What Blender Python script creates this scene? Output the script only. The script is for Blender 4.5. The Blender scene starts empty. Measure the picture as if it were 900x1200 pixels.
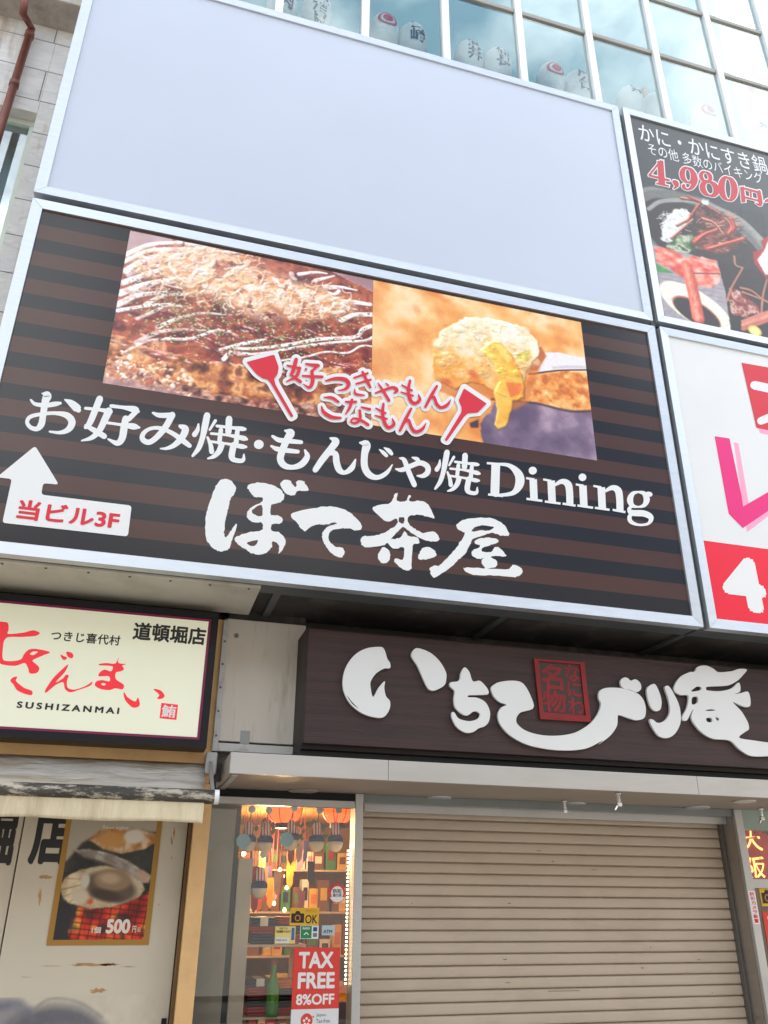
import bpy, bmesh, math, random
import numpy as np
from mathutils import Vector, Matrix
from mathutils.geometry import tessellate_polygon

S = bpy.context.scene
COL = S.collection
rnd = random.Random(7)

# ------------------------------------------------------------------ camera
F, YAW, PITCH, ROLL = 967.989, math.radians(16.0809), math.radians(25.2276), math.radians(0.43816)
EYE = Vector((0.0, -4.0, 1.7))
fw = Vector((math.sin(YAW) * math.cos(PITCH), math.cos(YAW) * math.cos(PITCH), math.sin(PITCH)))
rt0 = Vector((math.cos(YAW), -math.sin(YAW), 0.0))
up0 = rt0.cross(fw)
RT = rt0 * math.cos(ROLL) + up0 * math.sin(ROLL)
UP = up0 * math.cos(ROLL) - rt0 * math.sin(ROLL)
cam = bpy.data.cameras.new('camera')
cam.sensor_fit = 'VERTICAL'
cam.sensor_height = 36.0
cam.lens = F / 1200.0 * 36.0
cam.clip_start = 0.05
cam.clip_end = 500.0
co = bpy.data.objects.new('camera', cam)
COL.objects.link(co)
co.matrix_world = Matrix(((RT.x, UP.x, -fw.x, EYE.x), (RT.y, UP.y, -fw.y, EYE.y), (RT.z, UP.z, -fw.z, EYE.z), (0, 0, 0, 1)))
S.camera = co

# ------------------------------------------------------------------ sky, sun, exposure
SUN_EL, SUN_ROT = math.radians(48), math.radians(18)       # the sun stands behind the building: the facade is in shade
w = bpy.data.worlds.new('World')
S.world = w
w.use_nodes = True
nt = w.node_tree
nt.nodes.clear()
N = nt.nodes.new
out = N('ShaderNodeOutputWorld'); bg = N('ShaderNodeBackground'); sky = N('ShaderNodeTexSky')
sky.sky_type = 'NISHITA'; sky.sun_disc = False; sky.sun_elevation = SUN_EL; sky.sun_rotation = SUN_ROT
sky.air_density = 1.0; sky.dust_density = 1.5
tc = N('ShaderNodeTexCoord'); mp = N('ShaderNodeMapping'); mp.inputs['Scale'].default_value = (1.0, 1.0, 1.9)
mp.inputs['Location'].default_value = (1.5, 9.1, 2.3)
nz = N('ShaderNodeTexNoise'); nz.inputs['Scale'].default_value = 2.6; nz.inputs['Detail'].default_value = 7; nz.inputs['Roughness'].default_value = 0.55
cr = N('ShaderNodeValToRGB'); cr.color_ramp.elements[0].position = 0.45; cr.color_ramp.elements[1].position = 0.60
mx = N('ShaderNodeMix'); mx.data_type = 'RGBA'
L = nt.links.new
L(tc.outputs['Generated'], mp.inputs['Vector']); L(mp.outputs[0], nz.inputs['Vector']); L(nz.outputs['Fac'], cr.inputs[0])
L(cr.outputs[0], mx.inputs[0]); L(sky.outputs[0], mx.inputs[6]); mx.inputs[7].default_value = (11.5, 11.9, 12.3, 1)
L(mx.outputs[2], bg.inputs[0]); bg.inputs[1].default_value = 0.10; L(bg.outputs[0], out.inputs[0])
sl = bpy.data.lights.new('sun', 'SUN'); sl.energy = 3.0; sl.angle = math.radians(0.53); sl.color = (1.0, 0.95, 0.88)
so = bpy.data.objects.new('sun', sl); COL.objects.link(so)
sdir = Vector((math.sin(SUN_ROT) * math.cos(SUN_EL), math.cos(SUN_ROT) * math.cos(SUN_EL), math.sin(SUN_EL)))
so.rotation_euler = sdir.to_track_quat('Z', 'Y').to_euler()
so.location = (6, 40, 45)
S.view_settings.view_transform = 'Standard'; S.view_settings.look = 'None'
S.view_settings.gamma = 1.0; S.view_settings.use_curve_mapping = False
S.view_settings.exposure = 1.58
try:
    S.cycles.use_denoising = True
    S.cycles.max_bounces = 10; S.cycles.transparent_max_bounces = 12
except Exception:
    pass

# ------------------------------------------------------------------ photograph measurements -> points on planes Y = const
def P(px, py, Y=0.0):
    d = fw + RT * ((px - 450.0) / F) - UP * ((py - 600.0) / F)
    return EYE + d * ((Y - EYE.y) / d.y)
def X(px, py, Y=0.0): return P(px, py, Y).x
def Z(px, py, Y=0.0): return P(px, py, Y).z
def crop(ox, oy, s):                                        # a measured detail: origin and magnification
    return lambda *pts: [(ox + p[0] / s, oy + p[1] / s) + tuple(q / s for q in p[2:]) for p in pts]

# ------------------------------------------------------------------ scene helpers
ROOT = {}
def thing(name, label, cat, loc=(0, 0, 0), group=None, kind=None):
    o = bpy.data.objects.new(name, None); COL.objects.link(o)
    o.empty_display_size = 0.1; o.location = loc
    tag(o, label, cat, group, kind); ROOT[o.name] = Vector(loc)
    return o
def tag(o, label=None, cat=None, group=None, kind=None):
    for k, v in (('label', label), ('category', cat), ('group', group), ('kind', kind)):
        if v: o[k] = v
    return o
def link(name, verts, faces, m, parent=None, loc=None, smooth=False, mats=None, fm=None):
    org = ROOT[parent.name] if parent else Vector(loc or (0, 0, 0))
    me = bpy.data.meshes.new(name)
    me.from_pydata([tuple(Vector(v) - org) for v in verts], [], faces)
    for mm in (mats or [m]): me.materials.append(mm)
    if fm is not None: me.polygons.foreach_set('material_index', fm)
    if smooth: me.polygons.foreach_set('use_smooth', [True] * len(me.polygons))
    me.update()
    o = bpy.data.objects.new(name, me); COL.objects.link(o)
    if parent:
        o.parent = parent
    else:
        o.location = org
    ROOT[o.name] = org
    return o
def copy_tree(o, loc, label=None, group=None):
    c = o.copy(); COL.objects.link(c); c.location = loc
    ROOT[c.name] = Vector(loc)
    if label: c['label'] = label
    if group: c['group'] = group
    for ch in list(o.children):
        k = ch.copy(); COL.objects.link(k); k.parent = c
        for g in list(ch.children):
            h = g.copy(); COL.objects.link(h); h.parent = k
    return c

class MB:
    def __init__(s): s.bm = bmesh.new()
    def box(s, x0, x1, y0, y1, z0, z1, bev=0.0):
        r = bmesh.ops.create_cube(s.bm, size=1.0)
        M_ = Matrix.Translation(((x0 + x1) / 2, (y0 + y1) / 2, (z0 + z1) / 2)) @ Matrix.Diagonal((abs(x1 - x0), abs(y1 - y0), abs(z1 - z0), 1))
        bmesh.ops.transform(s.bm, matrix=M_, verts=r['verts'])
        if bev > 0:
            ed = list({e for v in r['verts'] for e in v.link_edges})
            bmesh.ops.bevel(s.bm, geom=ed, offset=bev, segments=2, affect='EDGES', profile=0.5)
        return s
    def hull(s, pts, faces):
        vs = [s.bm.verts.new(p) for p in pts]
        for f in faces: s.bm.faces.new([vs[i] for i in f])
        return s
    def prism(s, ring0, ring1):
        a = [s.bm.verts.new(p) for p in ring0]; b = [s.bm.verts.new(p) for p in ring1]
        n = len(a); s.bm.faces.new(a[::-1]); s.bm.faces.new(b)
        for i in range(n): s.bm.faces.new((a[i], a[(i + 1) % n], b[(i + 1) % n], b[i]))
        return s
    def tube(s, pts, r, seg=10, cap=True):
        pts = [Vector(p) for p in pts]; rs = r if isinstance(r, (list, tuple)) else [r] * len(pts)
        rings = []; prev = None
        for i, p in enumerate(pts):
            d = (pts[min(i + 1, len(pts) - 1)] - pts[max(i - 1, 0)]).normalized()
            ref = prev if prev is not None else (Vector((0, 0, 1)) if abs(d.z) < .9 else Vector((1, 0, 0)))
            a = (ref - d * ref.dot(d)).normalized(); b = d.cross(a); prev = a
            rings.append([s.bm.verts.new(p + (a * math.cos(t) + b * math.sin(t)) * rs[i]) for t in [2 * math.pi * k / seg for k in range(seg)]])
        for q, w_ in zip(rings, rings[1:]):
            for k in range(seg): s.bm.faces.new((q[k], q[(k + 1) % seg], w_[(k + 1) % seg], w_[k]))
        if cap: s.bm.faces.new(rings[0][::-1]); s.bm.faces.new(rings[-1])
        return s
    def lathe(s, prof, c, seg=28, closed=True):               # prof: (radius, z) round a vertical axis through c
        c = Vector(c); rings = []
        for (r, z) in prof:
            rings.append([s.bm.verts.new(c + Vector((r * math.cos(2 * math.pi * k / seg), r * math.sin(2 * math.pi * k / seg), z))) for k in range(seg)])
        for q, w_ in zip(rings, rings[1:]):
            for k in range(seg): s.bm.faces.new((q[k], q[(k + 1) % seg], w_[(k + 1) % seg], w_[k]))
        if closed: s.bm.faces.new(rings[0][::-1]); s.bm.faces.new(rings[-1])
        return s
    def build(s, name, m, parent=None, loc=None, smooth=False):
        bmesh.ops.recalc_face_normals(s.bm, faces=s.bm.faces)
        s.bm.verts.index_update()
        o = link(name, [v.co.copy() for v in s.bm.verts], [[v.index for v in f.verts] for f in s.bm.faces], m, parent, loc, smooth)
        s.bm.free()
        return o

def smooth_closed(pts, n=5):
    out_ = []; k = len(pts)
    for i in range(k):
        p0, p1, p2, p3 = (np.array(pts[(i + j - 1) % k][:2], float) for j in range(4))
        l1 = np.linalg.norm(p2 - p1)
        m1 = (p2 - p0) * .5; m2 = (p3 - p1) * .5
        for m_ in (m1, m2):
            q = np.linalg.norm(m_)
            if q > l1: m_ *= l1 / q
        for t in np.linspace(0, 1, n, endpoint=False):
            t2, t3 = t * t, t ** 3
            out_.append(tuple((2 * t3 - 3 * t2 + 1) * p1 + (t3 - 2 * t2 + t) * m1 + (-2 * t3 + 3 * t2) * p2 + (t3 - t2) * m2))
    return out_
def smooth_open(pts, n=6):
    a = [np.array(p, float) for p in pts]; out_ = []
    for i in range(len(a) - 1):
        p0 = a[i - 1] if i else 2 * a[0] - a[1]; p1, p2 = a[i], a[i + 1]
        p3 = a[i + 2] if i + 2 < len(a) else 2 * a[-1] - a[-2]
        for t in np.linspace(0, 1, n, endpoint=False):
            out_.append(.5 * ((2 * p1) + (-p0 + p2) * t + (2 * p0 - 5 * p1 + 4 * p2 - p3) * t * t + (-p0 + 3 * p1 - 3 * p2 + p3) * t ** 3))
    out_.append(a[-1])
    return out_

TXT = {}
def glyphs(body, offset=0.0, spacing=1.0):
    k = (body, offset, spacing)
    if k not in TXT:
        c = bpy.data.curves.new('lettering', 'FONT'); c.body = body; c.offset = offset; c.space_character = spacing; c.resolution_u = 5
        o = bpy.data.objects.new('lettering', c); COL.objects.link(o)
        bpy.context.view_layer.update()
        me = bpy.data.meshes.new_from_object(o.evaluated_get(bpy.context.evaluated_depsgraph_get()))
        v = np.zeros(len(me.vertices) * 3); me.vertices.foreach_get('co', v); v = v.reshape(-1, 3)[:, :2]
        f = [list(p.vertices) for p in me.polygons]
        bpy.data.objects.remove(o); bpy.data.meshes.remove(me); bpy.data.curves.remove(c)
        TXT[k] = (v, f)
    return TXT[k]

class Flat:
    """flat printed or cut-out work on a plane Y = const, facing the street"""
    def __init__(s, Y): s.Y = Y; s.v = []; s.f = []; s.k = 0
    def lift(s): s.k += 1; return s.Y - 0.00002 * s.k
    def xz(s, px, py): p = P(px, py, s.Y); return (p.x, p.z)
    def poly(s, pts, holes=(), thick=0.0, depth=None):         # pts in (x, z)
        y = s.lift() if depth is None else depth
        loops = [list(pts)] + [list(h) for h in holes]
        tri = tessellate_polygon([[Vector((p[0], p[1], 0)) for p in l] for l in loops])
        b = len(s.v); flat = [p for l in loops for p in l]
        s.v += [(p[0], y - thick, p[1]) for p in flat]
        for t in tri:
            a, b_, c = (flat[i] for i in t)
            ar = (b_[0] - a[0]) * (c[1] - a[1]) - (b_[1] - a[1]) * (c[0] - a[0])
            if abs(ar) < 1e-12: continue
            s.f.append([b + i for i in (t if ar > 0 else t[::-1])])
        if thick > 0:
            o_ = b
            for li, l in enumerate(loops):
                n = len(l); q = len(s.v)
                s.v += [(p[0], y - thick, p[1]) for p in l] + [(p[0], y, p[1]) for p in l]
                A = sum(l[i][0] * l[(i + 1) % n][1] - l[(i + 1) % n][0] * l[i][1] for i in range(n))
                for i in range(n):
                    j = (i + 1) % n
                    fc = [q + i, q + n + i, q + n + j, q + j]
                    s.f.append(fc if (A > 0) == (li == 0) else fc[::-1])
        return s
    def shape(s, pts, holes=(), n=5, rough=0.0, thick=0.0, seed=1):   # smooth outline measured on the photograph
        r = random.Random(seed)
        def cv(l):
            q = smooth_closed(l, n)
            return [s.xz(x + r.gauss(0, rough), y + r.gauss(0, rough)) for x, y in q]
        return s.poly(cv(pts), [cv(h) for h in holes], thick)
    def sharp(s, pts, holes=(), thick=0.0):
        return s.poly([s.xz(*p) for p in pts], [[s.xz(*p) for p in h] for h in holes], thick)
    def strip(s, pts, widen=0.0, round_=False, n=6, world=False, flat=False):     # a brush stroke: (x, y, width)
        q = smooth_open(pts, n) if len(pts) > 2 else [np.array(p, float) for p in pts]
        if len(pts) == 2: q = [q[0] + (q[1] - q[0]) * t for t in np.linspace(0, 1, 5)]
        if flat and widen > 0:
            d = q[-1][:2] - q[0][:2]; d = d / np.linalg.norm(d) * widen; q = [np.array(p, float) for p in q]; q[0][:2] -= d; q[-1][:2] += d
        y = s.lift(); b = len(s.v); m_ = len(q)
        for i, p in enumerate(q):
            d = q[min(i + 1, m_ - 1)][:2] - q[max(i - 1, 0)][:2]; d = d / (np.linalg.norm(d) + 1e-9)
            nn = np.array((-d[1], d[0])); hw = max(p[2], 0.3 if not world else 0) / 2 + widen
            for sg in (1, -1):
                e = p[:2] + nn * hw * sg
                if world: s.v.append((e[0], y - 0.000015 * i / m_, e[1]))
                else:
                    a = s.xz(*e); s.v.append((a[0], y - 0.000015 * i / m_, a[1]))
        for i in range(m_ - 1):
            fc = [b + 2 * i, b + 2 * i + 1, b + 2 * i + 3, b + 2 * i + 2]
            s.f.append(fc if world else fc)
        if flat: return s
        if round_ or widen > 0:
            for p in (q[0], q[-1]): s.disc(p[0], p[1], max(p[2], .3) / 2 + widen, world=world)
        else:
            for p in (q[0], q[-1]): s.disc(p[0], p[1], p[2] * .47, world=world)
        return s
    def disc(s, px, py, r, seg=14, rz=None, world=False):
        y = s.lift(); b = len(s.v)
        for k in range(seg):
            a = 2 * math.pi * k / seg; e = (px + r * math.cos(a), py + (rz or r) * math.sin(a))
            if not world: e = s.xz(*e)
            s.v.append((e[0], y, e[1]))
        s.f.append(list(range(b, b + seg)))
        return s
    def rect(s, x0, x1, z0, z1):
        return s.poly([(x0, z0), (x1, z0), (x1, z1), (x0, z1)])
    def text(s, body, r, bold=0.0, spacing=1.0):              # r = x0, x1, z0, z1 in the plane
        v, f = glyphs(body, 0.0, spacing)
        lo, hi = v.min(0) - bold, v.max(0) + bold
        ds = [(0, 0)] + ([(bold * math.cos(k * math.pi / 4), bold * math.sin(k * math.pi / 4)) for k in range(8)] if bold > 0 else [])
        for d in ds:                                           # heavier strokes: the same glyph struck again round its edge
            y = s.lift(); b = len(s.v)
            for p in v:
                u = (p + np.array(d) - lo) / (hi - lo + 1e-9)
                s.v.append((r[0] + u[0] * (r[1] - r[0]), y, r[2] + u[1] * (r[3] - r[2])))
            s.f += [[b + i for i in q] for q in f]
        return s
    def box(s, bl, tr):                                        # rectangle from two measured corners
        a = P(bl[0], bl[1], s.Y); b = P(tr[0], tr[1], s.Y)
        return (a.x, b.x, a.z, b.z)
    def build(s, name, m, parent):
        # every face towards the street
        out_f = []
        for f in s.f:
            A = 0
            flat = len({round(s.v[i][1], 4) for i in f}) == 1 or len(f) != 4
            if flat or max(s.v[i][1] for i in f) - min(s.v[i][1] for i in f) < 0.0005:
                for i in range(len(f)):
                    p, q = s.v[f[i]], s.v[f[(i + 1) % len(f)]]
                    A += p[0] * q[2] - q[0] * p[2]
                out_f.append(f if A > 0 else f[::-1])
            else: out_f.append(f)
        return link(name, s.v, out_f, m, parent)

# ------------------------------------------------------------------ materials
def lin(*c):
    return tuple(((x / 255) / 12.92 if x / 255 <= .04045 else ((x / 255 + .055) / 1.055) ** 2.4) for x in c)
def mat(name, col, rough=.6, metal=0.0, spec=.5, var=0.0, vscale=6.0, dirt=None, dscale=3.0, damt=.5, bump=0.0, bscale=40.0, stretch=(1, 1, 1), coat=0.0, emit=0.0, dpos=(.5, .72)):
    m = bpy.data.materials.new(name); m.use_nodes = True
    t = m.node_tree; b = t.nodes['Principled BSDF']; A = t.nodes.new; L = t.links.new
    c = tuple(col[:3]) + (1,)
    b.inputs['Roughness'].default_value = rough; b.inputs['Metallic'].default_value = metal
    b.inputs['Specular IOR Level'].default_value = spec; b.inputs['Coat Weight'].default_value = coat
    tc = A('ShaderNodeTexCoord'); mp = A('ShaderNodeMapping'); mp.inputs['Scale'].default_value = stretch
    L(tc.outputs['Object'], mp.inputs['Vector'])
    cur = None
    n1 = A('ShaderNodeTexNoise'); n1.inputs['Scale'].default_value = vscale; n1.inputs['Detail'].default_value = 6
    L(mp.outputs[0], n1.inputs['Vector'])
    x1 = A('ShaderNodeMix'); x1.data_type = 'RGBA'; x1.blend_type = 'MULTIPLY'; x1.inputs[0].default_value = 1.0
    x1.inputs[6].default_value = c
    r1 = A('ShaderNodeMapRange'); r1.inputs[1].default_value = .3; r1.inputs[2].default_value = .7
    r1.inputs[3].default_value = 1 - var; r1.inputs[4].default_value = 1 + var * .6
    L(n1.outputs['Fac'], r1.inputs[0]); L(r1.outputs[0], x1.inputs[7]); cur = x1.outputs[2]
    if dirt:
        n2 = A('ShaderNodeTexNoise'); n2.inputs['Scale'].default_value = dscale; n2.inputs['Detail'].default_value = 9; n2.inputs['Roughness'].default_value = .7
        L(mp.outputs[0], n2.inputs['Vector'])
        r2 = A('ShaderNodeMapRange'); r2.inputs[1].default_value = dpos[0]; r2.inputs[2].default_value = dpos[1]; r2.inputs[4].default_value = damt
        L(n2.outputs['Fac'], r2.inputs[0])
        x2 = A('ShaderNodeMix'); x2.data_type = 'RGBA'; L(r2.outputs[0], x2.inputs[0]); L(cur, x2.inputs[6]); x2.inputs[7].default_value = tuple(dirt[:3]) + (1,)
        cur = x2.outputs[2]
    L(cur, b.inputs['Base Color'])
    if var > 0:
        rr = A('ShaderNodeMapRange'); rr.inputs[3].default_value = max(rough - .08, 0.02); rr.inputs[4].default_value = min(rough + .1, 1)
        L(n1.outputs['Fac'], rr.inputs[0]); L(rr.outputs[0], b.inputs['Roughness'])
    if bump > 0:
        n3 = A('ShaderNodeTexNoise'); n3.inputs['Scale'].default_value = bscale; n3.inputs['Detail'].default_value = 5
        L(mp.outputs[0], n3.inputs['Vector'])
        bp = A('ShaderNodeBump'); bp.inputs['Strength'].default_value = bump; bp.inputs['Distance'].default_value = .02
        L(n3.outputs['Fac'], bp.inputs['Height']); L(bp.outputs[0], b.inputs['Normal'])
    if emit > 0:
        L(cur, b.inputs['Emission Color']); b.inputs['Emission Strength'].default_value = emit
    return m
def glass(name, tint, refl=.3, rough=0.0):
    m = bpy.data.materials.new(name); m.use_nodes = True
    t = m.node_tree; t.nodes.clear(); A = t.nodes.new; L = t.links.new
    o = A('ShaderNodeOutputMaterial'); mixn = A('ShaderNodeMixShader'); tr = A('ShaderNodeBsdfTransparent'); gl = A('ShaderNodeBsdfGlossy')
    tr.inputs[0].default_value = tuple(tint) + (1,); gl.inputs['Roughness'].default_value = rough; gl.inputs[0].default_value = (.95, 1, 1, 1)
    fr = A('ShaderNodeFresnel'); fr.inputs[0].default_value = 1.5
    ad = A('ShaderNodeMath'); ad.operation = 'ADD'; ad.use_clamp = True; ad.inputs[1].default_value = refl
    L(fr.outputs[0], ad.inputs[0]); L(ad.outputs[0], mixn.inputs[0]); L(tr.outputs[0], mixn.inputs[1]); L(gl.outputs[0], mixn.inputs[2]); L(mixn.outputs[0], o.inputs[0])
    return m
def printed(name, rough=.3):
    m = bpy.data.materials.new(name); m.use_nodes = True
    t = m.node_tree; b = t.nodes['Principled BSDF']; a = t.nodes.new('ShaderNodeAttribute'); a.attribute_name = 'ink'
    t.links.new(a.outputs['Color'], b.inputs['Base Color']); b.inputs['Roughness'].default_value = rough
    return m

M = {}
M['alu'] = mat('brushed_aluminium', (.62, .65, .68), .42, .75, var=.06, vscale=8, stretch=(1, 1, 6))
M['alu_dull'] = mat('weathered_aluminium', (.42, .42, .41), .5, .6, var=.12, vscale=5, dirt=(.2, .18, .15), damt=.4)
M['box_dark'] = mat('dark_painted_steel', (.10, .11, .115), .5, .2, var=.15, vscale=4)
M['blank'] = mat('blank_vinyl_sheet', (.56, .605, .70), .35, var=.02, vscale=1.2)
M['white'] = mat('white_vinyl', (.80, .81, .80), .4)
M['white_paint'] = mat('white_acrylic', (.78, .79, .78), .35, var=.03, vscale=2)
M['red'] = mat('red_vinyl', lin(214, 24, 46), .4)
M['red_band'] = mat('red_print', lin(235, 16, 50), .35)
M['magenta'] = mat('magenta_print', lin(232, 20, 120), .35)
M['pink'] = mat('pink_print', lin(250, 165, 195), .35)
M['black'] = mat('black_print', (.015, .015, .015), .5)
M['black_gap'] = mat('dark_joint', (.02, .021, .022), .6)

# ================================================================== SETTING: street
M['paving'] = mat('street_paving', (.44, .39, .33), .8, var=.15, vscale=2, dirt=(.28, .25, .21), dscale=1.5)
M['asphalt'] = mat('asphalt', (.06, .06, .06), .85, var=.2, vscale=9)
tag(link('pavement', [(-60, -9, 0), (60, -9, 0), (60, 1.2, 0), (-60, 1.2, 0)], [[0, 1, 2, 3]], M['paving']), kind='structure')
tag(link('road', [(-200, -200, -.12), (200, -200, -.12), (200, 200, -.12), (-200, 200, -.12)], [[0, 1, 2, 3]], M['asphalt']), kind='structure')

# ================================================================== GLASS BUILDING ABOVE THE BILLBOARDS
M['mullion'] = mat('white_mullion', (.86, .86, .85), .35, .0, var=.04)
M['transom'] = mat('transom_metal', (.34, .32, .28), .45, .3, var=.1)
M['glass_up'] = glass('mirror_tinted_glass', (.88, .97, .96), .12)
M['interior_teal'] = mat('interior_wall', (.22, .36, .37), .7, var=.1, vscale=1)
M['pale_wood'] = mat('pale_wood', (.62, .47, .36), .6, var=.15, vscale=3, stretch=(.4, 3, 3))
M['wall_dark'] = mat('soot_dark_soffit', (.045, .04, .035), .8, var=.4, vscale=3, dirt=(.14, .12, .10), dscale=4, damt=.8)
M['wall_cream'] = mat('tower_cladding', (.55, .54, .50), .6, var=.08)
GY = 0.35
bld = thing('glass_building', 'glass fronted building with white mullions rising above the billboards', 'building', (3.0, .6, 0))
ZT, DZ, X0, DX = 9.03, .865, 1.055, .712                      # first transom, its step; first mullion, its step
xs = [X0 + DX * k for k in range(-2, 9)]
ROOM_Z0 = 7.45
MB().box(-.95, 7.4, .72, 3.4, 2.50, 3.6).box(-.95, 7.4, .5, 14, 3.601, ROOM_Z0).build('lower_wall', M['wall_dark'], bld)
MB().box(-.95, 7.4, GY + 2.4, 14, ROOM_Z0 + .001, 16.5).build('back_wall', M['interior_teal'], bld)      # roof left off so that skylight reaches the lanterns
MB().box(-.95, -.90, GY + .06, GY + 2.4, ROOM_Z0 + .001, 13.4).build('side_screen', M['wall_cream'], bld)
for x in xs:
    MB().box(x - .033, x + .033, GY - .035, GY + .05, ROOM_Z0 - .2, 13.4, .006).build('mullion', M['mullion'], bld)
zs = [ZT + DZ * k for k in range(0, 5)]
for z in zs:
    b = MB()
    for xa, xb in zip(xs, xs[1:]): b.box(xa + .034, xb - .034, GY - .016, GY + .03, z - .024, z + .024, .004)
    b.build('transom', M['transom'], bld)
for xa, xb in zip(xs, xs[1:]):
    for za, zb in zip([ROOM_Z0 + .02] + zs, zs + [13.4]):
        j = rnd.uniform(-.004, .004)                          # float glass never hangs perfectly flat
        wv = link('window_glass', [(xa + .03, GY + j, za + .03), (xb - .03, GY - j, za + .03), (xb - .03, GY - j * .4, zb - .03), (xa + .03, GY + j * .5, zb - .03)], [[0, 1, 2, 3]], M['glass_up'], bld)
MB().box(-1.0, 7.3, GY + .75, GY + .80, 8.32, 8.40).build('counter_rail', M['pale_wood'], bld)
MB().box(-.9, 7.3, GY + .12, GY + 2.39, ROOM_Z0 + .001, ROOM_Z0 + .02).build('bounce_floor', M['wall_cream'], bld)  # unseen pale floor, added to bounce light up onto the lanterns
MB().box(4.30, 4.36, GY + .70, GY + .75, ROOM_Z0, 9.6).build('wooden_post', M['pale_wood'], bld)
pn = thing('pennant', 'small red triangular pennant hanging inside the upper glass', 'pennant', (5.05, GY + .3, 9.3))
q = P(880, 103, GY + .3)
MB().prism([(q.x - .085, GY + .3, q.z + .05), (q.x + .085, GY + .3, q.z + .05), (q.x, GY + .3, q.z - .10)], [(q.x - .085, GY + .304, q.z + .05), (q.x + .085, GY + .304, q.z + .05), (q.x, GY + .304, q.z - .10)]).build('cloth', M['red'], pn)
MB().tube([(q.x - .35, GY + .302, q.z + .07), (q.x, GY + .302, q.z + .052), (q.x + .4, GY + .302, q.z + .07)], .004, 6).build('string', M['white'], pn)

# white paper lanterns on the window bench
M['washi'] = mat('white_washi_paper', (.88, .89, .86), .6, var=.03, vscale=4)
M['lantern_ink'] = mat('lantern_ink', (.06, .08, .09), .6)
M['lantern_red'] = mat('lantern_red_ink', lin(205, 60, 70), .6)
def white_lantern(px, py, label, red, word, dxm=0.0):
    top = P(px, py, GY + .30)
    t = thing('paper_lantern', label, 'lantern', (top.x, GY + .30, top.z - .44), 'white paper lanterns along the upper window')
    R = .130; H = .42; prof = []
    for k in range(0, 61):
        u = k / 60; z = .01 + u * H
        r = R * (max(1 - abs(2 * u - 1) ** 2.8, 0) ** .5) * .88 + R * .14
        prof.append((r * (1 - .022 * (math.cos(u * 2 * math.pi * 15) * .5 + .5)), z))
    b = MB().lathe(prof, (top.x, GY + .30, top.z - .44), 32)
    b.build('paper_shade', M['washi'], t, smooth=True)
    MB().lathe([(.055, .0), (.06, .0), (.06, .03), (.055, .03)], (top.x, GY + .30, top.z - .46), 24).lathe([(.045, .0), (.052, .0), (.052, .025), (.045, .025)], (top.x, GY + .30, top.z - .03), 24).build('rim', M['lantern_ink'], t)
    # the writing wraps round the paper
    V = []; Fc = []
    def add(v, f, cx, cz, sx, sz, lay):
        bb = len(V)
        for p in v:
            a = (cx + p[0] * sx) / R - .12; zz = cz + p[1] * sz
            u = min(max((zz - .01) / H, 0.02), .98)
            r = (R * (1 - abs(2 * u - 1) ** 2.8) ** .5 * .88 + R * .14) * 1.012 + lay
            V.append((top.x + r * math.sin(a), GY + .30 - r * math.cos(a), top.z - .44 + zz))
        Fc.extend([[bb + i for i in q] for q in f])
    if red:
        n = 40
        for (ra, rb) in ((.070, .094), (0.0, .046)):
            v = []; f = []
            for k in range(n):
                a = 2 * math.pi * k / n
                v += [(ra * math.cos(a), ra * math.sin(a)), (rb * math.cos(a), rb * math.sin(a))]
            for k in range(n): f.append([2 * k, 2 * k + 1, (2 * k + 3) % (2 * n), (2 * k + 2) % (2 * n)])
            add(v, f, 0.02, .275, 1, 1, .001)
        link('emblem', V, Fc, M['lantern_red'], t)
    else:
        for i, ch in enumerate(word):
            v, f = glyphs(ch, .02)
            lo, hi = v.min(0), v.max(0); c = (lo + hi) / 2; sc = .155 / max(hi - lo)
            add((v - c), f, .035, .325 - .15 * i, sc, sc, .0012)
        link('brush_writing', V, Fc, M['lantern_ink'], t)
    return t
LAN = [(330, -8, 0, '焼肉', 'white lantern beside the leftmost white mullion at the top'),
       (370, -2, 0, '居酒屋', 'white lantern lettered in grey, left of the first red ringed lantern'),
       (448, 22, 1, '', 'white lantern with faded red ring above the plain lavender billboard centre'),
       (481, 33, 0, '山崎', 'white lantern just right of the leftmost red ringed lantern'),
       (546, 53, 0, '向井', 'white lettered lantern, left one of the pair below the pale wooden rail'),
       (579, 62, 0, '備長', 'white lettered lantern, right one of the pair below the pale wooden rail'),
       (641, 79, 1, '', 'white lantern with bold red ring seen against blue reflected sky'),
       (672, 88, 0, '屋台', 'white lettered lantern just right of the bold red ringed lantern'),
       (733, 106, 0, '祭', 'white lettered lantern above the gap between the two top billboards'),
       (762, 114, 0, '山', 'white lantern just above the left corner of the crab hotpot billboard'),
       (818, 127, 1, '', 'white lantern with pale red ring above the crab hotpot billboard'),
       (880, 147, 0, '東', 'white lettered lantern above the right end of the crab hotpot billboard'),
       (905, 153, 0, '川', 'white lantern cut by the right edge of the photo')]
for a in LAN: white_lantern(a[0] + 2, a[1], a[4], a[2], a[3])

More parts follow.
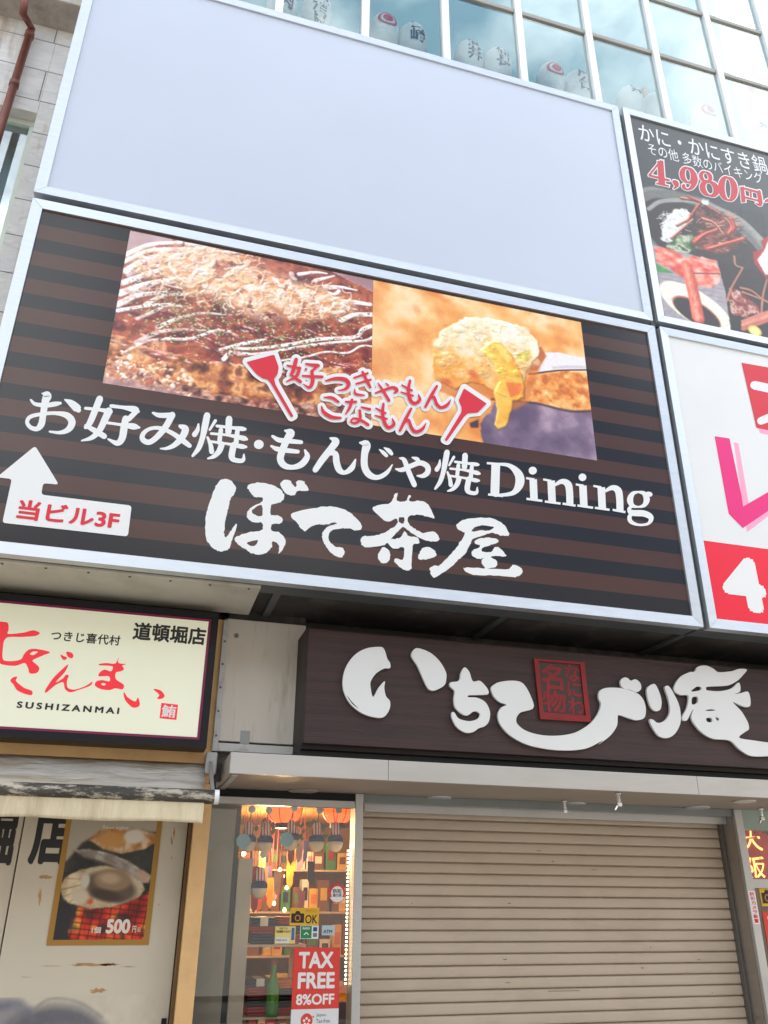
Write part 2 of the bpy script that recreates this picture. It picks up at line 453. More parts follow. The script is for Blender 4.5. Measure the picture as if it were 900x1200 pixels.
# ================================================================== STONE BUILDING ON THE LEFT
def stone_mat():
    m = bpy.data.materials.new('rough_limestone'); m.use_nodes = True
    t = m.node_tree; b = t.nodes['Principled BSDF']; A = t.nodes.new; L = t.links.new
    tc = A('ShaderNodeTexCoord'); sp = A('ShaderNodeSeparateXYZ'); cb = A('ShaderNodeCombineXYZ')
    L(tc.outputs['Object'], sp.inputs[0]); L(sp.outputs[0], cb.inputs[0]); L(sp.outputs[2], cb.inputs[1])
    br = A('ShaderNodeTexBrick'); br.inputs['Scale'].default_value = 1.0; br.inputs['Brick Width'].default_value = .70; br.inputs['Row Height'].default_value = .318
    br.inputs['Mortar Size'].default_value = .004; br.inputs['Mortar Smooth'].default_value = .25; br.inputs['Bias'].default_value = 0
    br.offset = .42
    br.inputs['Color1'].default_value = (.80, .78, .74, 1); br.inputs['Color2'].default_value = (.70, .68, .64, 1); br.inputs['Mortar'].default_value = (.24, .22, .2, 1)
    L(cb.outputs[0], br.inputs['Vector'])
    n = A('ShaderNodeTexNoise'); n.inputs['Scale'].default_value = 5; n.inputs['Detail'].default_value = 8; n.inputs['Distortion'].default_value = 1.2
    mp = A('ShaderNodeMapping'); mp.inputs['Scale'].default_value = (1, 1, 2.6); L(tc.outputs['Object'], mp.inputs[0]); L(mp.outputs[0], n.inputs['Vector'])
    # rust streaks that ran down from the gutter
    n2 = A('ShaderNodeTexNoise'); n2.inputs['Scale'].default_value = 3.2; n2.inputs['Detail'].default_value = 6
    m2 = A('ShaderNodeMapping'); m2.inputs['Scale'].default_value = (2.4, 1, .35); L(tc.outputs['Object'], m2.inputs[0]); L(m2.outputs[0], n2.inputs['Vector'])
    r2 = A('ShaderNodeMapRange'); r2.inputs[1].default_value = .56; r2.inputs[2].default_value = .70; r2.inputs[4].default_value = .75
    L(n2.outputs['Fac'], r2.inputs[0])
    mx1 = A('ShaderNodeMix'); mx1.data_type = 'RGBA'; L(r2.outputs[0], mx1.inputs[0]); L(br.outputs['Color'], mx1.inputs[6]); mx1.inputs[7].default_value = (.44, .32, .23, 1)
    r1 = A('ShaderNodeMapRange'); r1.inputs[3].default_value = .78; r1.inputs[4].default_value = 1.2; L(n.outputs['Fac'], r1.inputs[0])
    mx2 = A('ShaderNodeMix'); mx2.data_type = 'RGBA'; mx2.blend_type = 'MULTIPLY'; mx2.inputs[0].default_value = 1; L(mx1.outputs[2], mx2.inputs[6]); L(r1.outputs[0], mx2.inputs[7])
    L(mx2.outputs[2], b.inputs['Base Color']); b.inputs['Roughness'].default_value = .85
    mul = A('ShaderNodeMath'); mul.operation = 'MULTIPLY_ADD'; mul.inputs[1].default_value = .55
    L(n.outputs['Fac'], mul.inputs[0])
    inv = A('ShaderNodeMath'); inv.operation = 'SUBTRACT'; inv.inputs[0].default_value = 1; L(br.outputs['Fac'], inv.inputs[1]); L(inv.outputs[0], mul.inputs[2])
    bp = A('ShaderNodeBump'); bp.inputs['Strength'].default_value = .9; bp.inputs['Distance'].default_value = .03
    L(mul.outputs[0], bp.inputs['Height']); L(bp.outputs[0], b.inputs['Normal'])
    return m
M['stone'] = stone_mat()
M['copper'] = mat('brown_painted_pipe', lin(140, 84, 72), .5, var=.15, vscale=7, dirt=lin(90, 50, 40), damt=.5)
M['cornice'] = mat('weathered_cornice', (.52, .47, .42), .8, var=.2, vscale=4, dirt=(.22, .17, .13), dscale=3, damt=.8)
M['glass_left'] = glass('window_glass_left', (.80, .92, .95), .26)
M['green_frame'] = mat('pale_green_frame', (.60, .66, .56), .5)
SY = .75
sb = thing('stone_building', 'rough stone clad building with brown drainpipe left of the billboards', 'building', (-2.4, SY, 0))
wr = P(43.7, 132.6, SY); WX, WZ = wr.x, wr.z                   # top right corner of the window opening
cz = Z(60, 33, SY)
cdep = .25
MB().box(WX, -.96, SY, SY + 3, 3.0, cz).build('wall', M['stone'], sb)
MB().box(-9, WX - .002, SY, SY + 3, WZ, cz).build('wall', M['stone'], sb)
MB().box(-9, WX - 1.4, SY + .002, SY + 3, 0, WZ - .002).build('wall', M['stone'], sb)
MB().box(WX - 1.4, WX, SY + .25, SY + .32, 3.0, WZ).build('window_board', mat('sky_tone_backing', (.62, .70, .70), .8, var=.1), sb).location.y += .12  # pale blue-green board, coloured like sky reflected in the pane
fr = MB().box(WX - .05, WX - .001, SY + .09, SY + .14, 3.0, WZ - .002).box(WX - 1.39, WX - .001, SY + .085, SY + .135, WZ - .05, WZ - .002).build('window_frame', M['green_frame'], sb)
link('pane', [(WX - 1.39, SY + .115, 3), (WX - .03, SY + .112, 3), (WX - .03, SY + .114, WZ - .03), (WX - 1.39, SY + .117, WZ - .03)], [[0, 1, 2, 3]], M['glass_left'], fr)
MB().box(-9, -.96, SY - cdep, SY + 3, cz + .001, cz + .09, .01).box(-9, -.96, SY - cdep + .04, SY + 3, cz + .091, cz + .15, .01).build('cornice', M['cornice'], sb)
MB().box(-9, -1.75, SY + .25, SY + 3, cz + .172, 12).box(-1.25, -.96, SY - .1, SY + .4, cz + .172, 12).build('upper_wall', M['mullion'], sb)
link('upper_window', [(-2.4, SY + .2, cz + .18), (-1.25, SY + .2, cz + .18), (-1.25, SY + .2, 11.8), (-2.4, SY + .2, 11.8)], [[0, 1, 2, 3]], glass('upper_left_glass', (.05, .12, .25), .35), sb)
pp = [P(30, -12, SY - cdep - .05), P(27, 16, SY - cdep - .05), P(37, 33, SY - .06), P(3, 142, SY - .06), P(-25, 236, SY - .06)]
pipe = MB().tube(pp, .028, 14).build('drainpipe', M['copper'], sb, smooth=True)
for t in (.08, .62):
    c = pp[2].lerp(pp[3], t); MB().tube([c + Vector((0, 0, .025)), c - Vector((0, 0, .025))], .034, 14).build('bracket', M['copper'], pipe, smooth=True)

# ================================================================== BILLBOARDS
def billboard(name, label, x0, x1, z0, z1, fw_=.062, depth=.2, group='billboards on the building front'):
    t = thing(name, label, 'billboard', ((x0 + x1) / 2, .1, z0), group)
    MB().box(x0 + .006, x1 - .006, .022, depth, z0 + .006, z1 - .006).build('case', M['box_dark'], t)
    o = [(x0, z0), (x1, z0), (x1, z1), (x0, z1)]; i_ = [(x0 + fw_, z0 + fw_), (x1 - fw_, z0 + fw_), (x1 - fw_, z1 - fw_), (x0 + fw_, z1 - fw_)]
    for k in range(4):                                         # four mitred extrusions, slightly raked towards the picture
        a, b, c, d = o[k], o[(k + 1) % 4], i_[(k + 1) % 4], i_[k]
        g = .0007
        cx = (a[0] + b[0] + c[0] + d[0]) / 4; czz = (a[1] + b[1] + c[1] + d[1]) / 4
        sh = lambda p, y: (p[0] + (cx - p[0]) * g, y, p[1] + (czz - p[1]) * g)
        MB().prism([sh(a, 0), sh(b, 0), sh(c, .004), sh(d, .004)], [sh(a, .06), sh(b, .06), sh(c, .0215), sh(d, .0215)]).build('frame_bar', M['alu'], t)
    return t
E_ = 1.7
UZ0, UZ1, LZ0, LZ1 = 3.733 + E_, 5.918 + E_, 1.483 + E_, 3.686 + E_
PY = .018                                                      # plane of the printed sheets
def sheet(t, x0, x1, z0, z1, m, fw_=.06): return MB().box(x0 + fw_, x1 - fw_, PY, .0213, z0 + fw_, z1 - fw_).build('sheet', m, t)

b1 = billboard('billboard', 'blank lavender billboard with silver frame, topmost and without any print', -.989, 3.126, UZ0, UZ1)
sheet(b1, -.989, 3.126, UZ0, UZ1, M['blank'])
b3 = billboard('billboard', 'dark billboard of crab hotpot dishes priced 4,980 yen', 3.169, 6.2, UZ0 + .008, UZ1 + .01)
b4 = billboard('billboard', 'white billboard with magenta lettering and a red price band', 3.173, 6.2, LZ0, LZ1 + .01)
b2 = billboard('billboard', 'dark brown striped okonomiyaki restaurant billboard with two food photos', -.985, 3.13, LZ0, LZ1)

def stripe_mat():
    m = bpy.data.materials.new('brown_stripe_print'); m.use_nodes = True
    t = m.node_tree; b = t.nodes['Principled BSDF']; A = t.nodes.new; L = t.links.new
    tc = A('ShaderNodeTexCoord'); sp = A('ShaderNodeSeparateXYZ'); L(tc.outputs['Object'], sp.inputs[0])
    a = A('ShaderNodeMath'); a.operation = 'SUBTRACT'; a.inputs[1].default_value = 1.646 - 1.483; L(sp.outputs[2], a.inputs[0])
    d = A('ShaderNodeMath'); d.operation = 'DIVIDE'; d.inputs[1].default_value = .1963; L(a.outputs[0], d.inputs[0])
    f = A('ShaderNodeMath'); f.operation = 'FRACT'; L(d.outputs[0], f.inputs[0])
    g = A('ShaderNodeMath'); g.operation = 'LESS_THAN'; g.inputs[1].default_value = .52; L(f.outputs[0], g.inputs[0])
    n = A('ShaderNodeTexNoise'); n.inputs['Scale'].default_value = 2; n.inputs['Detail'].default_value = 4; L(tc.outputs['Object'], n.inputs['Vector'])
    mx = A('ShaderNodeMix'); mx.data_type = 'RGBA'; L(g.outputs[0], mx.inputs[0]); mx.inputs[6].default_value = lin(36, 33, 34) + (1,); mx.inputs[7].default_value = lin(78, 52, 42) + (1,)
    L(mx.outputs[2], b.inputs['Base Color']); b.inputs['Specular IOR Level'].default_value = .38
    r = A('ShaderNodeMapRange'); r.inputs[3].default_value = .16; r.inputs[4].default_value = .22; L(n.outputs['Fac'], r.inputs[0]); L(r.outputs[0], b.inputs['Roughness'])
    return m
M['stripes'] = stripe_mat()
sheet(b2, -.985, 3.13, LZ0, LZ1, M['stripes'])
M['kani'] = mat('black_slate_print', lin(62, 66, 67), .3, var=.1, vscale=2)
sheet(b3, 3.169, 6.2, UZ0 + .008, UZ1 + .01, M['kani'])
sheet(b4, 3.173, 6.2, LZ0, LZ1 + .01, M['white_paint'])
# steel joint rails between the billboards, with their screws
jr = thing('joint_rail', 'dark steel joint rail with screws between the left and right billboards', 'rail', (3.15, .08, LZ0))
MB().box(3.132, 3.167, .035, .19, LZ0, UZ1 - .05).build('rail', M['box_dark'], jr)
sc = MB()
for k in range(9):
    z = LZ0 + .12 + k * .52
    sc.tube([(3.1495, .0345, z), (3.1495, .030, z)], .006, 8)
sc.build('screw', M['alu'], jr)

# ------------------------------------------------------------------ lettering of the okonomiyaki billboard
A_ = crop(20, 450, 5.625); B_ = crop(160, 470, 5.625); C_ = crop(300, 490, 5.625); D_ = crop(430, 500, 5.625); E2 = crop(560, 520, 900 / 220)
YAKI = [[(465, 95, 44), (450, 170, 44), (435, 240, 36), (410, 310, 34), (370, 362, 18)], [(408, 152, 12), (402, 190, 28), (382, 222, 36)], [(520, 130, 22), (482, 190, 16)],
        [(468, 240, 16), (488, 290, 28), (495, 335, 34)], [(610, 118, 44), (605, 205, 42)], [(530, 165, 20), (620, 175, 20), (690, 183, 30), (715, 186, 22)],
        [(492, 215, 18), (600, 225, 18), (700, 245, 34), (726, 252, 20)], [(556, 190, 30), (545, 275, 30)], [(665, 195, 30), (655, 285, 34)],
        [(490, 268, 18), (600, 283, 18), (690, 300, 32), (722, 303, 18)], [(562, 285, 40), (545, 330, 38), (510, 365, 28), (470, 380, 12)],
        [(640, 290, 42), (627, 365, 42), (650, 390, 32), (700, 392, 28), (708, 352, 10)]]
SER = [
    (A_, [[(90, 105, 14), (120, 132, 24), (190, 140, 30), (250, 132, 32), (285, 126, 20)], [(165, 62, 8), (198, 75, 56), (185, 120, 48), (172, 200, 42), (160, 265, 44), (130, 296, 32), (88, 285, 28), (66, 250, 26), (92, 214, 26), (180, 196, 24), (260, 193, 26), (330, 208, 42), (362, 250, 48), (340, 298, 40), (285, 320, 24), (215, 314, 14)], [(315, 103, 10), (355, 125, 42), (395, 160, 54), (405, 172, 36)]]),
    (A_, [[(545, 98, 46), (520, 160, 44), (480, 255, 40), (452, 286, 26)], [(455, 275, 26), (520, 312, 36), (575, 345, 38)], [(605, 178, 50), (580, 232, 46), (540, 310, 40), (490, 355, 30), (425, 374, 10)], [(450, 160, 20), (530, 168, 22), (615, 182, 34)],
          [(620, 145, 24), (700, 155, 24), (775, 168, 44), (800, 182, 20)], [(785, 182, 34), (735, 232, 34)], [(716, 228, 44), (705, 290, 48), (692, 358, 46), (660, 390, 36), (600, 364, 12)], [(590, 255, 20), (680, 268, 20), (765, 280, 42), (805, 287, 16)]]),
    (B_, [[(108, 78, 16), (150, 94, 32), (232, 94, 36)], [(235, 92, 44), (192, 170, 42), (130, 242, 38), (80, 272, 36), (40, 252, 36), (46, 213, 30), (92, 182, 24), (160, 180, 26), (240, 215, 30), (310, 265, 36), (350, 295, 30)], [(288, 166, 26), (322, 185, 46), (300, 240, 44), (250, 290, 34), (200, 312, 22), (158, 314, 10)]]),
    (B_, YAKI), (B_, [[(803, 287, 64), (808, 287, 64)]]),
    (C_, [[(190, 83, 12), (228, 98, 54), (205, 140, 46), (175, 210, 46), (160, 270, 46), (185, 312, 42), (240, 325, 32), (300, 305, 42), (337, 255, 38), (322, 212, 14)], [(108, 120, 18), (150, 145, 32), (220, 152, 32), (298, 160, 26)], [(100, 185, 16), (140, 205, 32), (210, 215, 32), (276, 222, 26)]]),
    (C_, [[(490, 133, 14), (526, 152, 46), (500, 195, 46), (440, 270, 44), (390, 342, 38)], [(430, 278, 22), (480, 232, 34), (522, 238, 40), (530, 290, 44), (548, 342, 42), (585, 360, 28), (630, 330, 38), (655, 275, 12)]]),
    (C_, [[(685, 163, 14), (727, 175, 54), (715, 240, 46), (715, 320, 46), (745, 373, 44), (800, 392, 32), (860, 362, 28), (898, 308, 8)]]),
    (D_, [[(82, 152, 8), (105, 170, 24), (128, 192, 24)], [(113, 140, 8), (142, 158, 28), (162, 180, 24)]]),
    (D_, [[(190, 280, 12), (230, 286, 30), (290, 260, 32), (350, 240, 34), (396, 262, 36), (400, 300, 36), (370, 325, 30), (330, 325, 10)], [(215, 208, 10), (245, 222, 30), (275, 300, 34), (312, 385, 34)], [(298, 204, 10), (330, 216, 28), (345, 240, 16)]]),
    (D_, [[(445 + (x - 365) * .82, 170 + (y - 95) * .9, w_ * .85) for x, y, w_ in s_] for s_ in YAKI]),
    (E2, [[(85, 95, 42), (80, 248, 42)], [(42, 94, 11), (120, 100, 11)], [(48, 244, 11), (120, 252, 11)], [(85, 98, 12), (150, 106, 20), (194, 148, 40), (198, 195, 42), (165, 238, 22), (80, 250, 12)],
          [(261, 130, 40), (263, 130, 40)], [(264, 172, 36), (268, 270, 36)], [(230, 166, 10), (270, 173, 12)], [(232, 265, 11), (308, 275, 11)],
          [(350, 178, 36), (355, 285, 36)], [(312, 172, 10), (350, 180, 12)], [(320, 278, 11), (395, 288, 11)], [(366, 200, 12), (402, 182, 24), (430, 195, 34), (438, 230, 34), (440, 292, 34)], [(405, 288, 11), (467, 298, 11)],
          [(499, 162, 38), (501, 162, 38)], [(502, 202, 36), (507, 302, 36)], [(468, 196, 10), (505, 203, 12)], [(476, 297, 11), (551, 308, 11)],
          [(590, 210, 36), (595, 315, 36)], [(552, 203, 10), (590, 211, 12)], [(560, 308, 11), (630, 318, 11)], [(606, 230, 12), (643, 212, 24), (670, 225, 34), (678, 262, 34), (680, 324, 34)], [(645, 318, 11), (706, 329, 11)],
          [(768, 232, 10), (795, 240, 22), (808, 268, 30), (795, 296, 20), (766, 304, 10), (738, 296, 22), (728, 268, 30), (742, 240, 20), (768, 232, 10)], [(795, 250, 12), (812, 238, 14), (824, 244, 24)],
          [(742, 296, 14), (724, 314, 18), (738, 332, 28), (795, 336, 30), (828, 355, 26), (815, 384, 14), (770, 390, 12), (732, 375, 20), (726, 350, 20), (745, 334, 12)]])]
fl = Flat(PY - .001)
for cp, strokes in SER:
    for s_ in strokes: fl.strip(cp(*s_), flat=(cp is E2 and abs(s_[0][0] - s_[1][0]) + abs(s_[0][1] - s_[1][1]) > 5 and (len(s_) == 2 or s_[-1][2] >= 30)))
fl.build('serif_lettering', M['white'], b2)

I_ = crop(230, 550, 4.5); J_ = crop(420, 570, 4.5)
fl = Flat(PY - .001)
R_ = .28
fl.shape(I_((145, 50), (185, 62), (208, 95), (200, 130), (180, 155), (170, 200), (160, 240), (150, 300), (148, 340), (158, 358), (185, 320), (212, 287), (208, 320), (185, 380), (175, 415), (140, 432), (105, 425), (65, 390), (48, 340), (50, 250), (65, 190), (90, 120), (115, 70)), rough=R_, seed=1)
fl.shape(I_((268, 90), (300, 75), (360, 72), (420, 90), (455, 120), (466, 145), (450, 170), (415, 182), (395, 190), (393, 238), (430, 242), (455, 262), (445, 285), (410, 288), (398, 292), (396, 322), (440, 335), (470, 370), (465, 405), (435, 445), (438, 410), (420, 385), (400, 380), (398, 410), (370, 440), (330, 450), (290, 440), (240, 410), (205, 380), (205, 360), (240, 345), (300, 328), (345, 322), (345, 282), (300, 278), (270, 255), (268, 230), (290, 200), (345, 172), (350, 150), (310, 145), (285, 120)),
         [I_((345, 188), (310, 203), (292, 224), (312, 240), (347, 243)), I_((265, 388), (325, 372), (305, 405))], rough=R_, seed=2)
fl.shape(I_((443, 80), (455, 60), (480, 56), (500, 65), (518, 92), (530, 88), (525, 70), (545, 57), (570, 68), (592, 105), (575, 115), (545, 112), (530, 118), (520, 135), (490, 135), (470, 125), (455, 105)), rough=R_, seed=3)
fl.shape(I_((500, 235), (600, 208), (690, 196), (770, 208), (830, 245), (870, 290), (870, 315), (840, 322), (800, 312), (760, 312), (715, 322), (698, 345), (700, 375), (730, 405), (770, 415), (782, 440), (765, 465), (730, 455), (700, 430), (680, 400), (663, 360), (668, 330), (690, 305), (740, 285), (720, 280), (690, 290), (650, 290), (610, 300), (575, 325), (555, 315), (530, 280)), rough=R_, seed=4)
fl.shape(J_((75, 120), (100, 100), (170, 85), (190, 40), (207, 38), (203, 75), (250, 78), (262, 48), (275, 48), (272, 78), (340, 78), (370, 100), (400, 165), (370, 160), (320, 150), (265, 160), (265, 195), (300, 225), (340, 245), (400, 240), (428, 275), (410, 290), (360, 285), (310, 265), (265, 235), (235, 215), (200, 245), (155, 295), (130, 310), (60, 322), (25, 315), (12, 290), (25, 262), (60, 262), (120, 250), (170, 225), (205, 195), (200, 170), (155, 185), (120, 165)), [J_((215, 165), (240, 165), (238, 195), (215, 190))], rough=R_, seed=5)
fl.shape(J_((240, 238), (255, 245), (262, 262), (310, 270), (322, 300), (290, 305), (285, 330), (278, 430), (260, 445), (225, 430), (190, 395), (195, 380), (235, 385), (237, 320), (190, 330), (160, 305), (155, 285), (200, 275), (225, 265)), rough=R_, seed=6)
fl.shape(J_((130, 320), (165, 345), (165, 385), (140, 405), (118, 400), (103, 365)), rough=R_, seed=7)
fl.shape(J_((345, 320), (385, 325), (412, 355), (395, 375), (345, 385), (315, 380), (325, 345)), rough=R_, seed=8)
fl.shape(J_((518, 200), (560, 175), (650, 165), (720, 172), (770, 205), (795, 250), (790, 262), (740, 255), (700, 245), (650, 262), (605, 275), (590, 305), (560, 355), (520, 395), (470, 440), (400, 482), (388, 470), (375, 435), (400, 418), (430, 415), (480, 365), (525, 310), (560, 250), (545, 235), (525, 225)), [J_((595, 240), (615, 215), (660, 205), (715, 215), (690, 232), (640, 232))], rough=R_, seed=9)
fl.shape(J_((615, 288), (660, 270), (728, 277), (737, 293), (690, 312), (655, 325), (650, 340), (695, 348), (718, 322), (742, 322), (780, 362), (765, 370), (715, 368), (700, 375), (732, 398), (722, 425), (688, 434), (790, 436), (820, 412), (857, 432), (862, 460), (828, 478), (740, 472), (620, 468), (575, 455), (555, 432), (600, 427), (665, 432), (650, 405), (652, 385), (665, 378), (632, 382), (600, 365), (597, 345), (640, 318), (640, 310), (618, 304)), rough=R_, seed=10)
fl.build('brush_lettering', M['white'], b2)

# arrow plate
H_ = crop(0, 510, 5.625)
def rounded(pts, r, n=5):
    o_ = []
    for i in range(len(pts)):
        p0, p1, p2 = (np.array(pts[(i + k) % len(pts)], float) for k in (-1, 0, 1))
        a = p0 - p1; c = p2 - p1; ra = min(r, np.linalg.norm(a) * .45); rc = min(r, np.linalg.norm(c) * .45)
        a = p1 + a / np.linalg.norm(a) * ra; c = p1 + c / np.linalg.norm(c) * rc
        for t in np.linspace(0, 1, n): o_.append(tuple((1 - t) ** 2 * a + 2 * t * (1 - t) * p1 + t * t * c))
    return o_
fl = Flat(PY - .0035)
fl.sharp(rounded(H_((232, 70), (388, 326), (284, 316), (272, 392), (868, 464), (843, 668), (15, 577), (78, 288), (-22, 278)), 4.0))
fl.build('arrow_plate', M['white'], b2)
fl = Flat(PY - .005)
fl.text('当ビル3F', fl.box(H_((103, 550))[0], H_((797, 500))[0]), .030)
fl.build('arrow_lettering', M['red'], b2)

# red catch phrase with white outline, and the two spatulas
F_ = crop(270, 400, 900 / 170); G_ = crop(420, 420, 900 / 170)
RED = [(F_, [[(408, 112, 24), (390, 180, 24), (374, 208, 14)], [(376, 206, 14), (435, 250, 20)], [(428, 165, 22), (410, 215, 20), (348, 250, 8)], [(353, 150, 12), (435, 166, 14)], [(468, 140, 12), (545, 150, 22)], [(540, 152, 18), (505, 186, 14)], [(505, 185, 20), (510, 250, 24), (490, 285, 18), (453, 266, 6)], [(448, 214, 12), (570, 220, 18)],
            [(590, 245, 10), (650, 231, 20), (712, 236, 24), (734, 266, 24), (712, 296, 16), (668, 305, 6)],
            [(768, 226, 12), (852, 198, 14)], [(780, 264, 12), (870, 238, 14)], [(820, 190, 16), (845, 240, 18), (868, 285, 16)], [(770, 298, 8), (778, 326, 16), (830, 335, 10)],
            [(580, 348, 8), (630, 350, 18), (670, 376, 16)], [(565, 405, 10), (580, 440, 22), (630, 470, 22), (685, 475, 14)],
            [(715, 375, 12), (780, 376, 16)], [(755, 362, 18), (740, 410, 18), (715, 452, 8)], [(812, 408, 10), (865, 422, 18)], [(802, 430, 18), (805, 480, 18), (780, 506, 16), (748, 500, 12), (765, 478, 12), (812, 490, 16), (855, 518, 18)]]),
       (G_, [[(105, 215, 10), (160, 196, 16), (215, 180, 18), (240, 198, 20), (222, 216, 10)], [(122, 155, 8), (150, 195, 16), (190, 262, 18)], [(170, 155, 8), (186, 168, 12)],
            [(320, 138, 16), (310, 200, 20), (322, 258, 22), (350, 280, 20), (380, 258, 20), (373, 225, 8)], [(270, 166, 10), (332, 200, 14)], [(265, 210, 10), (338, 232, 14)],
            [(487, 172, 16), (450, 235, 20), (415, 302, 16)], [(440, 255, 10), (467, 238, 16), (485, 282, 20), (512, 305, 18), (550, 290, 20), (572, 258, 6)],
            [(155, 282, 16), (150, 345, 20), (165, 405, 22), (190, 430, 20), (220, 408, 20), (210, 375, 8)], [(108, 310, 10), (168, 340, 14)], [(104, 355, 10), (176, 376, 14)],
            [(327, 312, 16), (290, 382, 20), (257, 450, 16)], [(282, 405, 10), (310, 382, 16), (328, 428, 20), (354, 456, 20), (395, 440, 20), (419, 403, 6)]])]
SPA = [F_((100, 128), (272, 82), (300, 160), (292, 205), (270, 232), (280, 268), (392, 464), (377, 473), (250, 258), (232, 236), (198, 228), (160, 200)),
       G_((655, 185), (797, 280), (742, 335), (680, 340), (655, 362), (548, 514), (534, 507), (640, 332), (640, 300), (622, 260))]
fl = Flat(PY - .0035)
for cp, strokes in RED:
    for s_ in strokes: fl.strip(cp(*s_), widen=3.9, round_=True, n=5)
for q in SPA:
    fl.sharp(q)
    for a, b in zip(q, q[1:] + q[:1]):
        fl.strip([a + (9.6,), b + (9.6,)], round_=True); fl.disc(a[0], a[1], 4.8)
        fl.disc(b[0], b[1], 4.8)
fl.build('sticker_outline', M['white'], b2)
fl = Flat(PY - .0105)
for cp, strokes in RED:
    for s_ in strokes: fl.strip(cp(*s_))
fl.build('red_lettering', M['red'], b2)
for q in SPA: Flat(PY - .0105).sharp(rounded(q, 1.6)).build('red_spatula', M['red'], b2)

# white billboard on the right
K_ = crop(770, 380, 900 / 270)
fl = Flat(PY - .001)
fl.sharp(K_((345, 172), (640, 225), (640, 480), (402, 424))); fl.sharp(K_((300, 460), (318, 466), (358, 700), (433, 660), (640, 520), (640, 620), (433, 750), (352, 812)))
fl.build('pink_shadow', M['pink'], b4)
fl = Flat(PY - .0015)
fl.sharp(K_((225, 437), (283, 446), (330, 668), (336, 712), (433, 656), (640, 510), (640, 590), (433, 730), (335, 796), (280, 740)))
fl.build('magenta_lettering', M['magenta'], b4)
fl = Flat(PY - .002); fl.sharp(K_((330, 150), (640, 205), (640, 455), (388, 404))); fl.build('red_square', M['red'], b4)
fl = Flat(PY - .0025)
fl.strip(K_((380, 238, 34), (620, 290, 34))); fl.strip(K_((590, 285, 34), (520, 330, 34), (405, 378, 30))); fl.strip(K_((510, 330, 30), (610, 400, 34)))
fl.build('white_lettering', M['white'], b4)
z = Z(770 + 185 / 3.3333, 380 + 840 / 3.3333, 0)
fl = Flat(PY - .0012); fl.rect(3.173 + .064, 6.13, LZ0 + .064, z); fl.build('red_band', M['red_band'], b4)
fl = Flat(PY - .002)
x0 = X(848.6, 686); z0 = Z(886, 717); z1 = Z(875, 652); fl.text('4', (x0, x0 + (z1 - z0) * .86, z0, z1), .055)
fl.build('price_figure', M['white'], b4)

